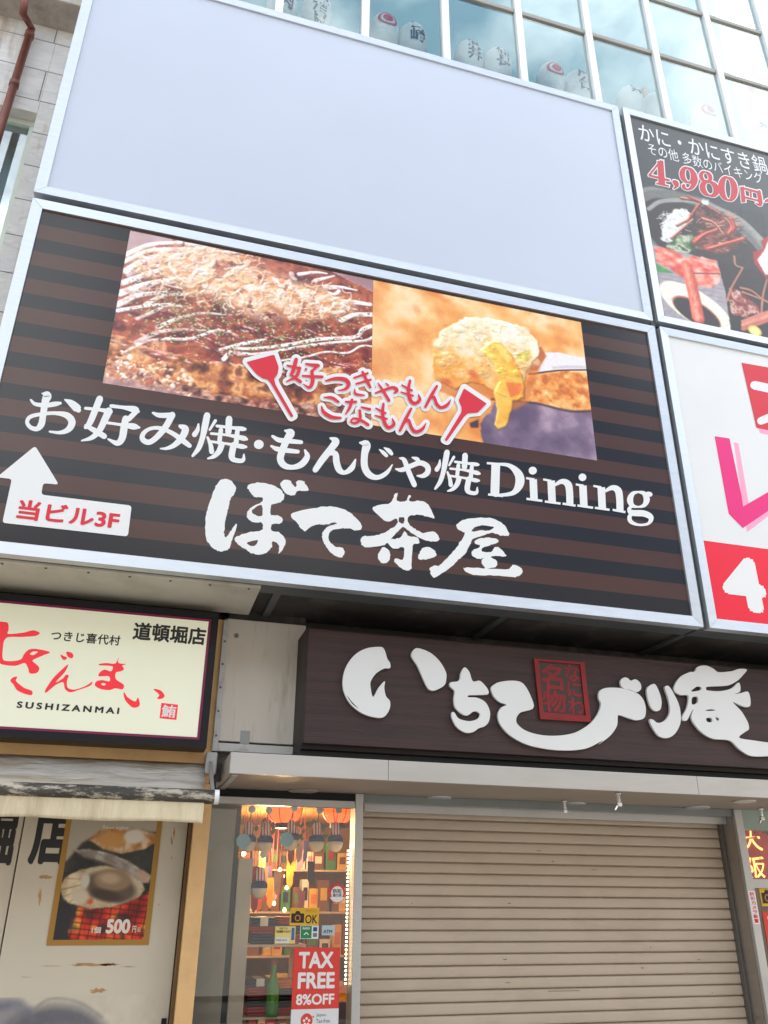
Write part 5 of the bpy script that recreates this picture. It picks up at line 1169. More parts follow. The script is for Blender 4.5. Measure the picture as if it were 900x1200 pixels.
for (px, py, nm) in ((378, 938, 0), (661, 946, 0), (724, 937, 1), (891, 955, 1)):
    c = zpt(px, py - 8, cb)
    h = thing('ceiling_hook', ['small chrome clamp hanging from the canopy above the souvenir window', 'small chrome clamp under the canopy above the shutter, left of the next lamp', 'chrome swivel clamp hanging between two canopy lamps', 'chrome swivel clamp at the right window under the canopy'][[378, 661, 724, 891].index(px)], 'hook', (c.x, c.y, cb), 'chrome clamps under the canopy')
    MB().lathe([(.004, -.055), (.010, -.05), (.010, -.01), (.018, -.008), (.018, -.001), (.004, 0)], (c.x, c.y, cb - .0005), 12).build('stem', M['chrome'], h, smooth=True)
    MB().box(c.x - .014, c.x + .014, c.y - .01, c.y + .01, cb - .075, cb - .05, .004).tube([(c.x - .012, c.y, cb - .07), (c.x - .03, c.y, cb - .062 - .03 * nm)], .006, 8).build('clamp', M['chrome'], h)

# ================================================================== SOUVENIR SHOP FRONT
M['post_alu'] = mat('satin_aluminium_post', (.50, .50, .49), .4, .55, var=.06, vscale=4, dirt=(.3, .28, .26), damt=.35)
ss = thing('souvenir_shopfront', 'aluminium framed souvenir shop front around windows and shutter', 'shop front', (2.0, WYN, 0))
gx0 = X(247.5, 980, WYN) - .06; gx1 = X(414.5, 1000, WYN); qx1 = X(424, 1000, WYN)
MB().box(gx1, qx1, WYN - .02, WYN + .10, 0, cb + .003, .003).build('post', M['post_alu'], ss)
ft = Z(330, 935.5, WYN - .015); fb = Z(330, 944, WYN - .015)
MB().box(gx0 - .02, gx1 - .001, WYN - .015, WYN + .05, fb, ft, .003).build('window_frame', M['post_alu'], ss)
MB().box(gx0 - .02, gx1 - .001, WYN + .0, WYN + .06, ft + .001, cb + .003).build('lintel', M['frame_black'], ss)
M['shop_glass'] = glass('shop_window_glass', (.93, .95, .93), .045)
link('window_pane', [(gx0, WYN + .01, 0), (gx1, WYN + .01, 0), (gx1, WYN + .01, fb + .002), (gx0, WYN + .01, fb + .002)], [[0, 1, 2, 3]], M['shop_glass'], ss)
sx0_, SYN = qx1, 1.07
sxr = X(840, 962, SYN)
rx_ = sxr; 
gz = Z(440, 939, WYN)
MB().box(qx1 + .001, sxr, WYN + .0, WYN + .03, Z(600, 947, WYN), cb + .003).build('lintel', mat('grey_lintel', (.20, .22, .215), .3, .2), ss)
MB().box(qx1 + .03, sxr - .001, SYN - .10, SYN - .06, Z(600, 957, SYN - .1), cb + .003).build('lintel_trim', M['post_alu'], ss)
# right jamb and post
MB().box(sxr + .002, sxr + .06, WYN + .012, 1.2, 0, cb + .003).build('jamb', mat('polished_steel_jamb', (.42, .39, .36), .28, .75, var=.08, vscale=3), ss)
rpx1 = X(872, 975, WYN - .01)
MB().box(sxr + .002, rpx1, WYN - .02, WYN + .01, 0, cb + .003, .003).build('post', M['post_alu'], ss)
rz = Z(885, 973, WYN); rlb, rlt = Z(893, 1037, WYN), Z(893, 1030, WYN)
MB().box(rpx1 + .001, 6.4, WYN - .012, WYN + .04, rz, cb + .003).build('window_header', mat('teal_header', (.30, .38, .34), .4, .2, var=.1), ss)
MB().box(rpx1 + .001, 6.4, WYN - .012, WYN + .04, rlb - .02, rlt, .003).build('window_sill', M['post_alu'], ss)
link('window_pane', [(rpx1, WYN + .01, 0), (6.4, WYN + .01, 0), (6.4, WYN + .01, rz), (rpx1, WYN + .01, rz)], [[0, 1, 2, 3]], M['shop_glass'], ss)
st = thing('camera_sticker', 'narrow white vertical sticker with red characters on the right post', 'sticker', (X(884, 1060, WYN - .022), WYN - .0225, Z(884, 1062, WYN - .022)))
a = P(877.5, 1044, WYN - .0215); b = P(890, 1083, WYN - .0215)
MB().box((a.x + b.x) / 2 - .026, (a.x + b.x) / 2 + .026, WYN - .0225, WYN - .0202, b.z, a.z).build('sheet', M['white'], st)
fl = Flat(WYN - .0227); cxm = (a.x + b.x) / 2; hh = (a.z - b.z) / 7.4
for i, ch in enumerate('防犯カメラ設置'):
    zt = a.z - hh * (i + .25); fl.text(ch, (cxm - .017, cxm + .017, zt - hh * .85, zt), .03)
fl.build('red_lettering', M['red'], st)

# roller shutter
M['slat'] = mat('beige_shutter_paint', lin(192, 176, 157), .5, .0, var=.05, vscale=3, dirt=lin(150, 132, 112), dscale=2.6, damt=.4, stretch=(.6, 1, 1.4))
rs = thing('roller_shutter', 'closed beige roller shutter of narrow horizontal slats', 'shutter', (2.2, SYN, 0))
zA = Z(440, 1010, SYN); zB = Z(440, 1022.6, SYN)
pit = .0605
tops = [zA + k_ * pit for k_ in range(-40, 20) if zA + k_ * pit < cb]
V = []; Fc = []; prof = [(.014, .000), (.014, .0048), (-.003, .0058), (-.0098, .0085), (-.0125, .016), (-.013, .030), (-.0115, .046), (-.0085, .0565), (-.0025, .0602), (.014, .0605)]
xa, xb = qx1 + .012, sxr - .004
xa, xb = qx1 + .012, sxr - .004
ridge = []
for z0 in sorted(tops):
    if z0 < 0: continue
    b0 = len(V)
    for (dy, dz) in prof: V += [(xa, SYN + dy, z0 + dz), (xb, SYN + dy, z0 + dz)]
    for i in range(len(prof) - 1): Fc.append([b0 + 2 * i, b0 + 2 * i + 1, b0 + 2 * i + 3, b0 + 2 * i + 2])
link('slat_curtain', V, Fc, M['slat'], rs)
MB().box(xa, xb, SYN + .018, SYN + .03, 0, cb).build('backing', M['slat'], rs)
MB().box(qx1 + .001, qx1 + .022, SYN - .05, SYN - .012, 0, cb + .002, .002).build('guide_rail', M['post_alu'], rs)
MB().box(sxr - .016, sxr + .001, SYN - .05, SYN - .012, 0, cb + .002, .002).build('guide_rail', mat('dark_guide', (.16, .15, .14), .5, .4), rs)
a = P(642, 1164, SYN - .009); b = P(679, 1161, SYN - .009)
MB().box(a.x, b.x, SYN - .0115, SYN - .0082, a.z - .004, b.z + .004, .001).build('name_plate', mat('worn_plate', lin(150, 134, 114), .5), rs)
M['scuff'] = mat('grey_scuff', lin(96, 84, 72), .8)
for i in range(26):                                             # scuffs and chips where hands and trolleys touch it
    x = rnd.uniform(xa + .1, xb - .1); z = rnd.choice(sorted(tops)) + rnd.uniform(.018, .044)
    if z < 1.2: continue
    f2 = Flat(SYN - .0135); w_, h_ = rnd.choice([(.004, .004), (.012, .003), (.006, .010), (.022, .002)])
    f2.poly([(x + w_ * math.cos(t) * rnd.uniform(.5, 1.1), z + h_ * math.sin(t) * rnd.uniform(.5, 1.1)) for t in np.linspace(0, 6.283, 9)[:-1]]); f2.build('scuff', M['scuff'], rs)

# ---- shop interior
M['room_amber'] = mat('amber_shop_wall', lin(176, 120, 58), .7, var=.3, vscale=3)
M['room_floor'] = mat('shop_floor', (.30, .22, .14), .6, var=.2)
ri = thing('shop_interior', 'amber lit room behind the souvenir window', 'room', (1.0, 2.0, 0))
ix0, ix1, iy1 = gx0 - .3, gx1 + .9, 3.0
MB().box(ix0 - .04, ix0, WYN + .06, iy1, 0, cb).build('side_wall', M['room_amber'], ri)
MB().box(ix1, ix1 + .04, 1.25, iy1, 0, cb).build('side_wall', M['room_amber'], ri)
MB().box(ix0, ix1, iy1, iy1 + .04, 0, cb).build('back_wall', M['room_amber'], ri)
MB().box(ix0, ix1, WYN + .062, iy1, cb - .02, cb - .001).build('ceiling', M['room_amber'], ri)
MB().box(ix0, ix1, WYN + .02, iy1, .004, .02).build('floor', M['room_floor'], ri)
M['grey_pillar'] = mat('grey_pillar_panel', lin(150, 144, 134), .5, var=.08, vscale=2, dirt=lin(110, 96, 80), damt=.4)
pl = thing('pillar', 'grey clad pillar behind the glass left of the souvenir display', 'pillar', (.5, 1.0, 0))
MB().box(gx0 - .05, X(273, 1000, 1.0), .98, 1.2, .02, cb - .022).build('panel', M['grey_pillar'], pl)
MB().box(X(273, 1000, 1.0) + .001, X(280, 1000, 1.0), 1.03, 1.2, .02, cb - .022).build('dark_gap', M['black_gap'], pl)
MB().box(X(280, 1000, 1.0) + .001, X(297, 1000, 1.0), .985, 1.2, .02, Z(285, 1006, 1.0)).build('cream_strip', mat('cream_strip', lin(190, 180, 164), .5, var=.05), pl)
def lamp(name, loc, e, col, size=.05):
    l = bpy.data.lights.new(name, 'POINT'); l.energy = e; l.color = col; l.shadow_soft_size = size
    o = bpy.data.objects.new(name, l); COL.objects.link(o); o.location = loc; return o
lamp('shop_lamp', (gx0 + .55, 1.9, cb - .25), 9, (1, .70, .34), .1); lamp('shop_lamp', (gx1 - .25, 1.75, cb - .12), 2.0, (1, .75, .42), .06)
M['red_paper'] = mat('glowing_red_paper', lin(236, 84, 34), .6, emit=.9); M['rib_dark'] = mat('lantern_rib', lin(140, 30, 20), .6)
def red_lantern(px, py, Y, r, h, label, m=None):
    c = P(px, py, Y); t = thing('red_lantern', label, 'lantern', (c.x, Y, c.z), 'lit red lanterns inside the shop')
    prof = []
    for k_ in range(25):
        u = k_ / 24; prof.append((max(r * (1 - abs(2 * u - 1) ** 2.6) ** .5, r * .45) * (1 - .03 * (k_ % 2)), -h / 2 + h * u))
    MB().lathe(prof, (c.x, Y, c.z), 24).build('paper_shade', m or M['red_paper'], t, smooth=True)
    rb = MB()
    for k_ in range(8):
        a = 2 * math.pi * k_ / 8 + .3
        rb.tube([(c.x + q[0] * 1.012 * math.cos(a), Y + q[0] * 1.012 * math.sin(a), c.z + q[1]) for q in prof[1:-1:2]], .0035, 5)
    rb.build('rib', M['rib_dark'], t)
    MB().lathe([(r * .42, -h / 2 - .02), (r * .47, -h / 2 - .02), (r * .47, -h / 2 + .01), (r * .42, -h / 2 + .01)], (c.x, Y, c.z), 20).lathe([(r * .42, h / 2 - .01), (r * .47, h / 2 - .01), (r * .47, h / 2 + .02), (r * .42, h / 2 + .02)], (c.x, Y, c.z), 20).build('rim', M['frame_black'], t)
    return t, c
red_lantern(334, 947, 1.5, .115, .2, 'glowing red lantern at the top middle of the souvenir window'); red_lantern(396, 947, 1.45, .105, .2, 'glowing red lantern at the top right of the souvenir window')
# LED strip
lt = thing('light_strip', 'vertical strip of warm lights beside the right edge of the souvenir window', 'light', (X(407, 1000, .96), .96, 0))
z0, z1 = Z(404, 1155, .96), Z(408, 995, .96); xl = X(407, 1050, .96)
MB().box(xl - .008, xl + .008, .962, .97, z0, z1).build('carrier', M['frame_black'], lt)
lb = MB(); kk = 34
for i in range(kk):
    z = z0 + (z1 - z0) * (i + .5) / kk; lb.lathe([(.0022, -.005), (.0052, -.003), (.0052, .003), (.0022, .005)], (xl, .958, z), 8)
lb.build('bulb', mat('warm_led', (1, .72, .42), .4, emit=5), lt)
# shelves with goods
M['shelf'] = mat('cream_shelf_board', (.62, .54, .42), .5)
se = thing('shelf_unit', 'display shelf of souvenirs behind the souvenir window', 'shelf', (.95, 1.25, 0))
hx0, hx1 = X(290, 1100, 1.12), X(352, 1100, 1.12) + .02
sh_z = [Z(300, 1107, 1.1), Z(300, 1192, 1.1)]
for z in sh_z: MB().box(hx0, hx1, 1.10, 1.55, z - .012, z, .002).build('shelf_board', M['shelf'], se)
MB().box(hx1 + .001, hx1 + .015, 1.12, 1.55, .02, sh_z[0] - .0, .002).build('side_board', M['shelf'], se)
GC = {'red': (160, 30, 34), 'navy': (28, 36, 84), 'black': (34, 28, 28), 'yellow': (224, 176, 50), 'white': (222, 216, 204), 'brown': (120, 72, 40), 'green': (70, 130, 60), 'orange': (222, 120, 40), 'pink': (214, 130, 150)}
for k_, v in GC.items(): M['g_' + k_] = mat('goods_' + k_, lin(*v), .55, var=.15, vscale=14)
def folded(x, y, z, w_, d_, h, m, label, band=None):
    t = thing('folded_cloth', label, 'cloth', (x, y, z), 'folded cloths on the shop shelves')
    b = MB()
    n = 3
    for i in range(n):
        j = rnd.uniform(-.006, .006); b.box(x - w_ / 2 + j, x + w_ / 2 + j, y - d_ / 2, y + d_ / 2, z + h * i / n + .0005, z + h * (i + 1) / n - .001, h / n * .32)
    b.build('cloth', m, t)
    if band: MB().box(x - w_ / 6, x + w_ / 6, y - d_ / 2 - .003, y + d_ / 2, z + .001, z + h + .002).build('paper_band', band, t)
cols = ['red', 'navy', 'white', 'red', 'black', 'orange', 'navy', 'red']
def stack(zbase, rows, n, names):
    wdt = (hx1 - hx0 - .03) / n; i = 0
    for c_ in range(n):
        z = zbase + .001
        for r_ in range(rows):
            nm = names[i % len(names)]; i += 1; h = rnd.uniform(.035, .05)
            folded(hx0 + .015 + wdt * (c_ + .5), 1.22, z, wdt * .92, .2, h, M['g_' + nm], f'folded {nm} cloth, ' + ['bottom', 'second', 'third', 'top'][r_] + ' of the ' + ['left', 'right'][c_] + ' pile on the ' + ('upper' if zbase == sh_z[0] else 'lower') + ' shelf', M['g_white'] if nm in ('navy', 'black') and r_ == rows - 1 else None)
            z += h + .001
stack(sh_z[0], 3, 2, ['navy', 'red', 'navy', 'red', 'navy', 'red']); stack(sh_z[1], 4, 2, ['red', 'black', 'red', 'navy', 'red', 'black', 'navy', 'orange'])
# boxed sweets on a rack at the back
rk = thing('rack', 'wooden rack of boxed sweets at the back of the shop', 'rack', (1.4, 2.6, 0))
rxa, rxb = ix0 + .35, ix1 - .05
lv = [.55 + .27 * i for i in range(6)]
for z in lv: MB().box(rxa, rxb, 2.30, 2.65, z - .012, z).build('shelf_board', M['pale_wood'], rk)
for x in (rxa - .021, rxb + .001): MB().box(x, x + .02, 2.30, 2.65, .02, lv[-1] + .2).build('side_board', M['pale_wood'], rk)
names = list(GC)
i = 0
for li, z in enumerate(lv):
    x = rxa + .06
    while x < rxb - .08:
        w_ = rnd.uniform(.045, .085); h = rnd.uniform(.09, .22); nm = ['brown', 'yellow', 'red', 'brown', 'yellow', 'green', 'white', 'brown'][rnd.randrange(8)]
        t = thing('sweets_box', f'{nm} souvenir sweets box standing on the back rack of the shop', 'box', (x, 2.4, z), 'boxed sweets on the back rack ' + nm)
        MB().box(x - w_ / 2, x + w_ / 2, 2.34, 2.44, z + .001, z + h, .003).build('carton', M['g_' + nm], t)
        MB().box(x - w_ * .3, x + w_ * .3, 2.337, 2.3395, z + h * .35, z + h * .75).build('label_patch', M['g_' + names[(i * 5 + 3) % 9]], t)
        x += w_ + .012; i += 1
# paper garlands, a row of small bulbs and hanging charms fill the depth of the room
gl = thing('garland', 'green paper leaf garland strung across the souvenir shop', 'garland', (1.0, 1.3, cb - .2))
gb_ = MB()
for i in range(70):
    u = i / 69; x = gx0 + .12 + (gx1 - gx0 - .15) * u; z = cb - .13 - .10 * math.sin(math.pi * 2.5 * u) ** 2 + rnd.uniform(-.03, .03); y = 1.22 + rnd.uniform(-.05, .05)
    dx_, dz_ = rnd.uniform(-.03, .03), rnd.uniform(-.045, -.015)
    gb_.hull([(x, y, z), (x + dx_ + .012, y - .004, z + dz_ * .5), (x + dx_, y, z + dz_), (x + dx_ - .012, y + .004, z + dz_ * .5)], [(0, 1, 2, 3)])
gb_.build('leaf_paper', M['g_green'], gl)
for i in range(30):
    x = gx0 + .16 + (gx1 - gx0 - .2) * rnd.random(); y = rnd.uniform(1.5, 2.1); z = rnd.uniform(1.75, 2.1); nm = ['yellow', 'red', 'orange', 'brown', 'white', 'navy', 'pink'][i % 7]
    t = thing('paper_charm', f'{nm} hanging paper charm deep in the souvenir shop', 'charm', (x, y, z), f'{nm} hanging charms in the shop')
    MB().prism([(x - .025, y, z), (x + .025, y, z), (x + .02, y, z - .11), (x, y, z - .14), (x - .02, y, z - .11)], [(x - .025, y + .004, z), (x + .025, y + .004, z), (x + .02, y + .004, z - .11), (x, y + .004, z - .14), (x - .02, y + .004, z - .11)]).build('paper', M['g_' + nm], t)
    MB().tube([(x, y, z), (x, y, cb - .02)], .0015, 5).build('string', M['g_red'], t)
M['warm_bulb'] = mat('warm_bulb', (1, .62, .25), .4, emit=5)
for i in range(14):
    x = gx0 + .2 + (gx1 - gx0 - .1) * rnd.random(); y = rnd.uniform(1.6, 2.25); z = rnd.uniform(1.62, 2.0)
    t = thing('pendant_bulb', 'tiny warm bulb hanging in the depth of the souvenir shop', 'bulb', (x, y, z), 'tiny warm bulbs in the shop')
    MB().lathe([(.001, -.014), (.010, -.008), (.011, .0), (.005, .012), (.001, .013)], (x, y, z), 10).build('glass_bulb', M['warm_bulb'], t, smooth=True)
    MB().tube([(x, y, z + .012), (x, y, cb - .02)], .0015, 5).build('wire', M['frame_black'], t)

# green toy bottle, hanging pouches
gb = P(318, 1150, 1.14)
t = thing('green_bottle', 'green glossy bottle with red cap between the folded cloths', 'bottle', (gb.x, 1.12, sh_z[1]))
MB().lathe([(.001, .002), (.03, .002), (.034, .02), (.034, .14), (.02, .19), (.013, .21), (.013, .245), (.001, .245)], (gb.x, 1.075, sh_z[1] + .001), 20).build('body', mat('green_glaze', lin(70, 140, 50), .25), t, smooth=True)
MB().lathe([(.001, .0), (.016, .0), (.016, .022), (.001, .022)], (gb.x, 1.075, sh_z[1] + .2465), 16).build('cap', M['g_red'], t)
M['p_navy'] = mat('navy_cloth', lin(34, 50, 110), .8, var=.1); M['p_tag'] = mat('pale_blue_tag', lin(150, 190, 204), .5, var=.04)
def stripes_cloth():
    m = bpy.data.materials.new('red_white_stripe_cloth'); m.use_nodes = True; t = m.node_tree; b = t.nodes['Principled BSDF']; A = t.nodes.new
    tc = A('ShaderNodeTexCoord'); sp = A('ShaderNodeSeparateXYZ'); t.links.new(tc.outputs['Object'], sp.inputs[0])
    mu = A('ShaderNodeMath'); mu.operation = 'MULTIPLY'; mu.inputs[1].default_value = 62; t.links.new(sp.outputs[0], mu.inputs[0])
    fr = A('ShaderNodeMath'); fr.operation = 'FRACT'; t.links.new(mu.outputs[0], fr.inputs[0]); gt = A('ShaderNodeMath'); gt.operation = 'GREATER_THAN'; gt.inputs[1].default_value = .5; t.links.new(fr.outputs[0], gt.inputs[0])
    mx = A('ShaderNodeMix'); mx.data_type = 'RGBA'; t.links.new(gt.outputs[0], mx.inputs[0]); mx.inputs[6].default_value = lin(186, 50, 60) + (1,); mx.inputs[7].default_value = lin(226, 222, 220) + (1,)
    t.links.new(mx.outputs[2], b.inputs['Base Color']); b.inputs['Roughness'].default_value = .8; return m
M['p_stripe'] = stripes_cloth(); M['p_cream'] = mat('cream_cloth', lin(222, 208, 188), .8, var=.08); M['p_cup'] = mat('clear_rubber', (.6, .62, .6), .3)
def pouch(px, py, label, tagged):
    c = P(px, py, .978); t = thing('cloth_pouch', label, 'pouch', (c.x, .978, c.z), 'striped cloth pouches hanging in the souvenir window')
    MB().lathe([(.002, -.066), (.014, -.064), (.028, -.057), (.038, -.044), (.043, -.026), (.043, -.012)], (c.x, .978, c.z), 22).build('bag', M['p_cream'], t, smooth=True)
    MB().lathe([(.044, -.0118), (.046, -.002), (.043, .012), (.031, .024)], (c.x, .978, c.z), 22).build('band', M['p_navy'], t, smooth=True)
    MB().lathe([(.031, .0245), (.031, .035), (.026, .06), (.020, .088), (.012, .094), (.002, .095)], (c.x, .978, c.z), 22).build('striped_top', M['p_stripe'], t, smooth=True)
    MB().tube([(c.x, .978, c.z + .094), (c.x + .004, .965, c.z + .125), (c.x - .003, .94, c.z + .148), (c.x, .918, c.z + .152)], .0022, 6).build('cord', M['p_navy'], t)
    MB().tube([(c.x, .914, c.z + .155), (c.x, .924, c.z + .155)], [.020, .012], 16).build('suction_cup', M['p_cup'], t)
    if tagged: MB().tube([(c.x - .034, .918, c.z - .012), (c.x - .034, .922, c.z - .012)], .040, 9).build('round_tag', M['p_tag'], t)
for a in ((291, 984, 'cream and navy pouch with pale blue tag, nearest the grey pillar', 1), (311, 985, 'second hanging pouch from the grey pillar, without a tag', 0), (341, 982, 'cream and navy pouch with pale blue tag in the middle of the window', 1), (371, 984, 'untagged pouch just right of the middle tagged pouch', 0), (393, 984, 'hanging pouch nearest the vertical light strip', 0), (304, 1038, 'lone pouch hanging lower than the others above the shelf', 0)):
    pouch(a[0], a[1], a[2], a[3])

# ---- papers and stickers on the glass
GP = WYN + .006
V_ = crop(320, 1030, 706 / 100)
def paper(name, label, cat, bl, tr, m, group=None, r=None, Y=GP):
    a = P(bl[0], bl[1], Y); b = P(tr[0], tr[1], Y); t = thing(name, label, cat, ((a.x + b.x) / 2, Y, a.z), group)
    MB().box(a.x, b.x, Y, Y + .002, a.z, b.z).build('sheet', m, t); return t, a, b
M['tax_red'] = mat('poster_red', lin(218, 60, 52), .45, var=.02); M['paper_w'] = mat('paper_white', lin(222, 224, 226), .5)
def tax(bl, tr, label, right=False):
    a0 = P(bl[0], bl[1], GP); b0 = P(tr[0], tr[1], GP); W2 = b0.x - a0.x; zs_ = a0.z
    t = thing('tax_free_poster', label, 'poster', ((a0.x + b0.x) / 2, GP, zs_ - W2 * .55))
    MB().box(a0.x, b0.x, GP, GP + .002, zs_, b0.z).build('sheet', M['tax_red'], t); MB().box(a0.x, b0.x, GP, GP + .002, zs_ - W2 * .55, zs_ - .0005).build('lower_sheet', M['paper_w'], t)
    H2 = b0.z - zs_; u = lambda x0, x1, y0, y1: (a0.x + W2 * x0, a0.x + W2 * x1, zs_ + H2 * y0, zs_ + H2 * y1)
    fl = Flat(GP - .0005)
    fl.text('TAX', u(.11, .86, .655, .93), .035); fl.text('FREE', u(.11, .90, .325, .59), .035); fl.text('8%OFF', u(.09, .90, .065, .24), .03); fl.build('white_lettering', M['white'], t)
    fl = Flat(GP - .0005); c = (a0.x + W2 * .33, zs_ - W2 * .20); fl.disc(c[0], c[1], W2 * .125, 28, world=True); fl.disc(c[0] + W2 * .135, c[1] + W2 * .06, W2 * .018, 10, world=True); fl.build('red_emblem', M['tax_red'], t)
    fl = Flat(GP - .0009)
    for i in range(5):
        a = math.pi / 2 + i * 2 * math.pi / 5; fl.disc(c[0] + W2 * .055 * math.cos(a), c[1] - W2 * .02 + W2 * .055 * math.sin(a), W2 * .026, 10, world=True)
    fl.build('blossom', M['white'], t)
    fl = Flat(GP - .0005)
    for i, s0 in enumerate(('Japan.', 'Tax-free', 'Shop')):
        z = zs_ - W2 * (.15 + .10 * i); fl.text(s0, (a0.x + W2 * .53, a0.x + W2 * (.53 + .036 * len(s0)), z, z + W2 * .07), .0)
    fl.build('small_lettering', M['black'], t)
tax(V_((150, 1080))[0], V_((556, 566))[0], 'red and white TAX FREE 8% OFF poster on the souvenir window')
M['yellow'] = mat('yellow_card', lin(222, 176, 40), .45, var=.03)
def camera_card(bl, tr, label):
    t, a, b = paper('photo_card', label, 'card', bl, tr, M['yellow'], 'yellow photo cards on the shop windows')
    W2, H2 = b.x - a.x, b.z - a.z; fl = Flat(GP - .0005); x, z = a.x, a.z
    fl.rect(x + W2 * .05, x + W2 * .49, z + H2 * .14, z + H2 * .68); fl.poly([(x + W2 * .17, z + H2 * .68), (x + W2 * .36, z + H2 * .68), (x + W2 * .32, z + H2 * .82), (x + W2 * .21, z + H2 * .82)]); fl.text('OK', (x + W2 * .53, x + W2 * .95, z + H2 * .10, z + H2 * .60), .02)
    fl.build('camera_print', M['black'], t)
    fl = Flat(GP - .001); c = (x + W2 * .27, z + H2 * .42); fl.disc(c[0], c[1], H2 * .19, 20, world=True); fl.text('PHOTO', (x + W2 * .54, x + W2 * .92, z + H2 * .74, z + H2 * .90), .01); fl.build('orange_print', mat('orange_print', lin(206, 130, 30), .5), t)
    fl = Flat(GP - .0015); fl.disc(c[0], c[1], H2 * .13, 20, world=True); fl.build('lens_print', M['black'], t)
camera_card(V_((135, 384))[0], V_((382, 240))[0], 'yellow PHOTO OK card with black camera on the souvenir window')
t, a, b = paper('notice_card', 'pale yellow notice card with small print left of the green card', 'card', V_((12, 536))[0], V_((188, 392))[0], mat('pale_yellow', lin(226, 206, 130), .5))
fl = Flat(GP - .0005); W2, H2 = b.x - a.x, b.z - a.z
fl.rect(a.x + W2 * .04, a.x + W2 * .70, a.z + H2 * .05, a.z + H2 * .34); fl.build('white_field', M['paper_w'], t)
fl = Flat(GP - .001); fl.text('当店では', (a.x + W2 * .2, a.x + W2 * .6, a.z + H2 * .82, a.z + H2 * .95), .01); fl.text('写真撮影できます', (a.x + W2 * .05, a.x + W2 * .75, a.z + H2 * .62, a.z + H2 * .77), .02); fl.text('FREE Wi-Fi', (a.x + W2 * .08, a.x + W2 * .6, a.z + H2 * .14, a.z + H2 * .26), .01); fl.build('small_lettering', M['black'], t)
fl = Flat(GP - .001); fl.rect(a.x + W2 * .80, a.x + W2 * .95, a.z + H2 * .2, a.z + H2 * .92); fl.build('blue_print', mat('blue_print', lin(60, 110, 160), .5), t)
t, a, b = paper('payment_card', 'green and white payment card on the souvenir window', 'card', V_((222, 496))[0], V_((378, 386))[0], M['paper_w'])
fl = Flat(GP - .0005); W2, H2 = b.x - a.x, b.z - a.z; fl.rect(a.x + W2 * .03, a.x + W2 * .62, a.z + H2 * .04, a.z + H2 * .97); fl.build('green_field', mat('green_print', lin(30, 130, 74), .5), t)
fl = Flat(GP - .001); fl.text('免税店', (a.x + W2 * .12, a.x + W2 * .52, a.z + H2 * .70, a.z + H2 * .88), .02); fl.strip([(a.x + W2 * .22, a.z + H2 * .32, W2 * .05), (a.x + W2 * .33, a.z + H2 * .46, W2 * .05), (a.x + W2 * .44, a.z + H2 * .32, W2 * .05)], world=True); fl.build('white_lettering', M['white'], t)
fl = Flat(GP - .0005); fl.rect(a.x + W2 * .70, a.x + W2 * .92, a.z + H2 * .56, a.z + H2 * .88); fl.build('blue_print', mat('dark_blue_print', lin(36, 70, 130), .5), t)
fl = Flat(GP - .0005); fl.rect(a.x + W2 * .70, a.x + W2 * .92, a.z + H2 * .14, a.z + H2 * .44); fl.build('grey_print', mat('grey_print', lin(110, 120, 124), .5), t)
t, a, b = paper('notice_card', 'pale blue card with dark letters right of the green card', 'card', V_((402, 466))[0], V_((512, 384))[0], mat('pale_blue_card', lin(176, 196, 204), .5))
fl = Flat(GP - .0005); W2, H2 = b.x - a.x, b.z - a.z; fl.text('ATM', (a.x + W2 * .12, a.x + W2 * .8, a.z + H2 * .2, a.z + H2 * .55), .03); fl.build('small_lettering', M['black'], t)
bc = P(*V_((530, 117))[0], GP); k1 = (X(*V_((600, 117))[0], GP) - bc.x)
t = thing('round_sticker', 'round red and white scalloped sticker near the vertical light strip', 'sticker', (bc.x, GP, bc.z))
fl = Flat(GP); n = 72; fl.poly([(bc.x + k1 * (1 + .07 * math.cos(18 * 2 * math.pi * i / n)) * math.cos(2 * math.pi * i / n), bc.z + k1 * (1 + .07 * math.cos(18 * 2 * math.pi * i / n)) * math.sin(2 * math.pi * i / n)) for i in range(n)], thick=.001); fl.build('red_ground', M['tax_red'], t)
fl = Flat(GP - .0015); fl.disc(bc.x, bc.z, k1 * .72, 32, world=True); fl.poly([(bc.x + k1 * .95 * math.cos(a), bc.z + k1 * .95 * math.sin(a)) for a in np.linspace(math.pi * 1.15, math.pi * 1.85, 14)]); fl.build('white_field', M['white'], t)
fl = Flat(GP - .002); fl.text('防犯', (bc.x - k1 * .5, bc.x + k1 * .5, bc.z + k1 * .02, bc.z + k1 * .42), .03); fl.text('協力店', (bc.x - k1 * .52, bc.x + k1 * .52, bc.z - k1 * .38, bc.z - k1 * .02), .03); fl.build('small_lettering', M['black'], t)

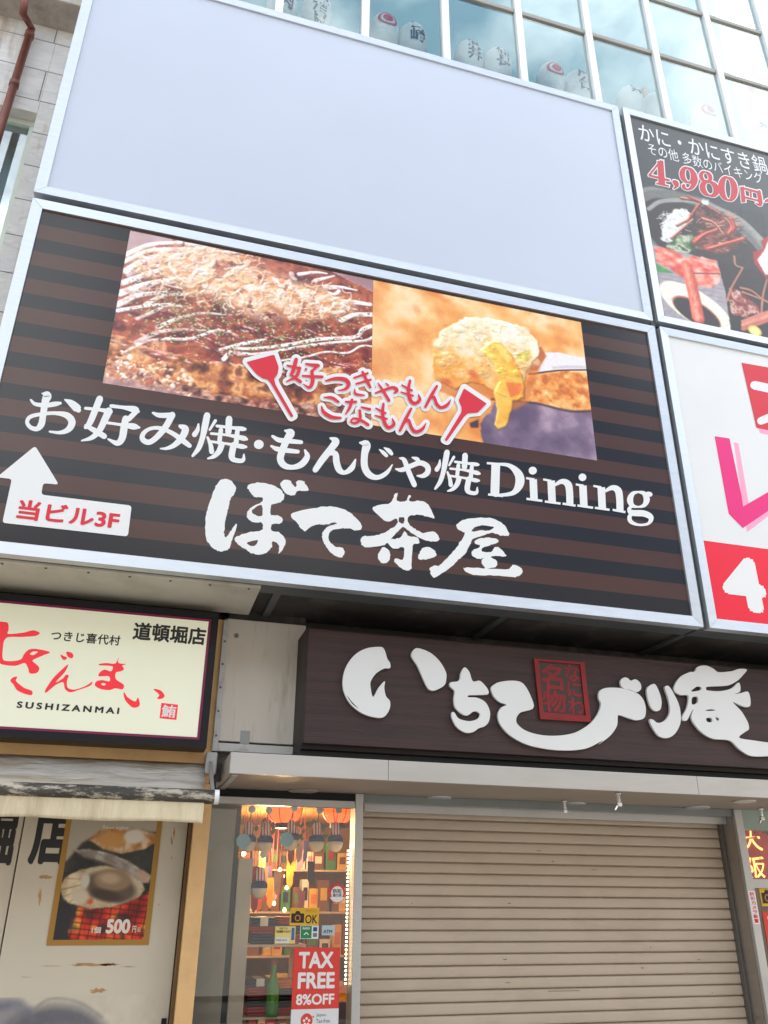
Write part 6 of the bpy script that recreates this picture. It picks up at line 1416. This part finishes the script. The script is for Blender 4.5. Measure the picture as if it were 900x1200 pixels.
# ---- right window
jr0 = rpx1
ri2 = thing('shop_interior', 'dim brown room behind the right window', 'room', (4.3, 2.0, 0))
M['room_dim'] = mat('dim_shop_wall', lin(92, 62, 42), .7, var=.3, vscale=3)
MB().box(sxr + .07, 6.4, 2.4, 2.44, 0, cb).build('back_wall', M['room_dim'], ri2); MB().box(sxr + .07, 6.4, WYN + .06, 2.4, cb - .02, cb - .001).build('ceiling', M['room_dim'], ri2); MB().box(sxr + .061, sxr + .07, WYN + .06, 2.4, 0, cb).build('side_wall', M['room_dim'], ri2)
lamp('shop_lamp', (4.4, 1.8, cb - .3), 4, (1, .7, .4), .1)
t, c = red_lantern(886, 1002, 1.10, .115, .36, 'large red lantern with glowing yellow characters in the right window', mat('deep_red_paper', lin(176, 24, 18), .6, emit=.12))
V = []; Fc = []
for i, ch in enumerate('大阪'):
    v, f = glyphs(ch, .012); lo, hi = v.min(0), v.max(0); cc = (lo + hi) / 2; s0 = .13 / max(hi - lo); bb = len(V)
    for p in v:
        q = (p - cc) * s0; zz = .085 - .165 * i + q[1]; a = q[0] / .115 - .8; u = zz / .36 + .5
        r = .115 * (1 - abs(2 * u - 1) ** 2.6) ** .5 * 1.03; V.append((c.x + r * math.sin(a), 1.10 - r * math.cos(a), c.z + zz))
    Fc += [[bb + j for j in q] for q in f]
link('glowing_lettering', V, Fc, mat('glowing_yellow', (1, .55, .14), .5, emit=.8), t)
bl = P(892, 1062, GP); tr_ = (bl.x + .19, bl.z + .115)
def px_of(x, z, Y):
    v = Vector((x, Y, z)) - EYE; d = v.dot(fw); return (450 + F * v.dot(RT) / d, 600 - F * v.dot(UP) / d)
camera_card((893, 1062), px_of(bl.x + .2, bl.z + .115, GP), 'yellow camera card cut by the right edge of the photo')
q = P(893, 1068, GP); tax(px_of(q.x, q.z - .38, GP), px_of(q.x + .29, q.z, GP), 'red TAX FREE poster cut by the right edge of the photo')

# ================================================================== ACROSS THE STREET (seen only as the reflection in glass and gloss)
M['opp'] = mat('opposite_facade', (.36, .33, .29), .8, var=.2, vscale=.4, dirt=(.16, .15, .15), dscale=.6)
ob = thing('opposite_building', 'beige building across the street mirrored in the shop glass', 'building', (0, -13, 0))
b = MB(); b.box(-30, 40, -22, -13, 0, 8.5)
b.build('wall', M['opp'], ob)
for fl_ in range(1, 3):
    for i in range(-6, 10):
        MB().box(i * 3.6, i * 3.6 + 2.2, -13.02, -12.96, fl_ * 2.9 + .6, fl_ * 2.9 + 2.0).build('window', M['box_dark'], ob)
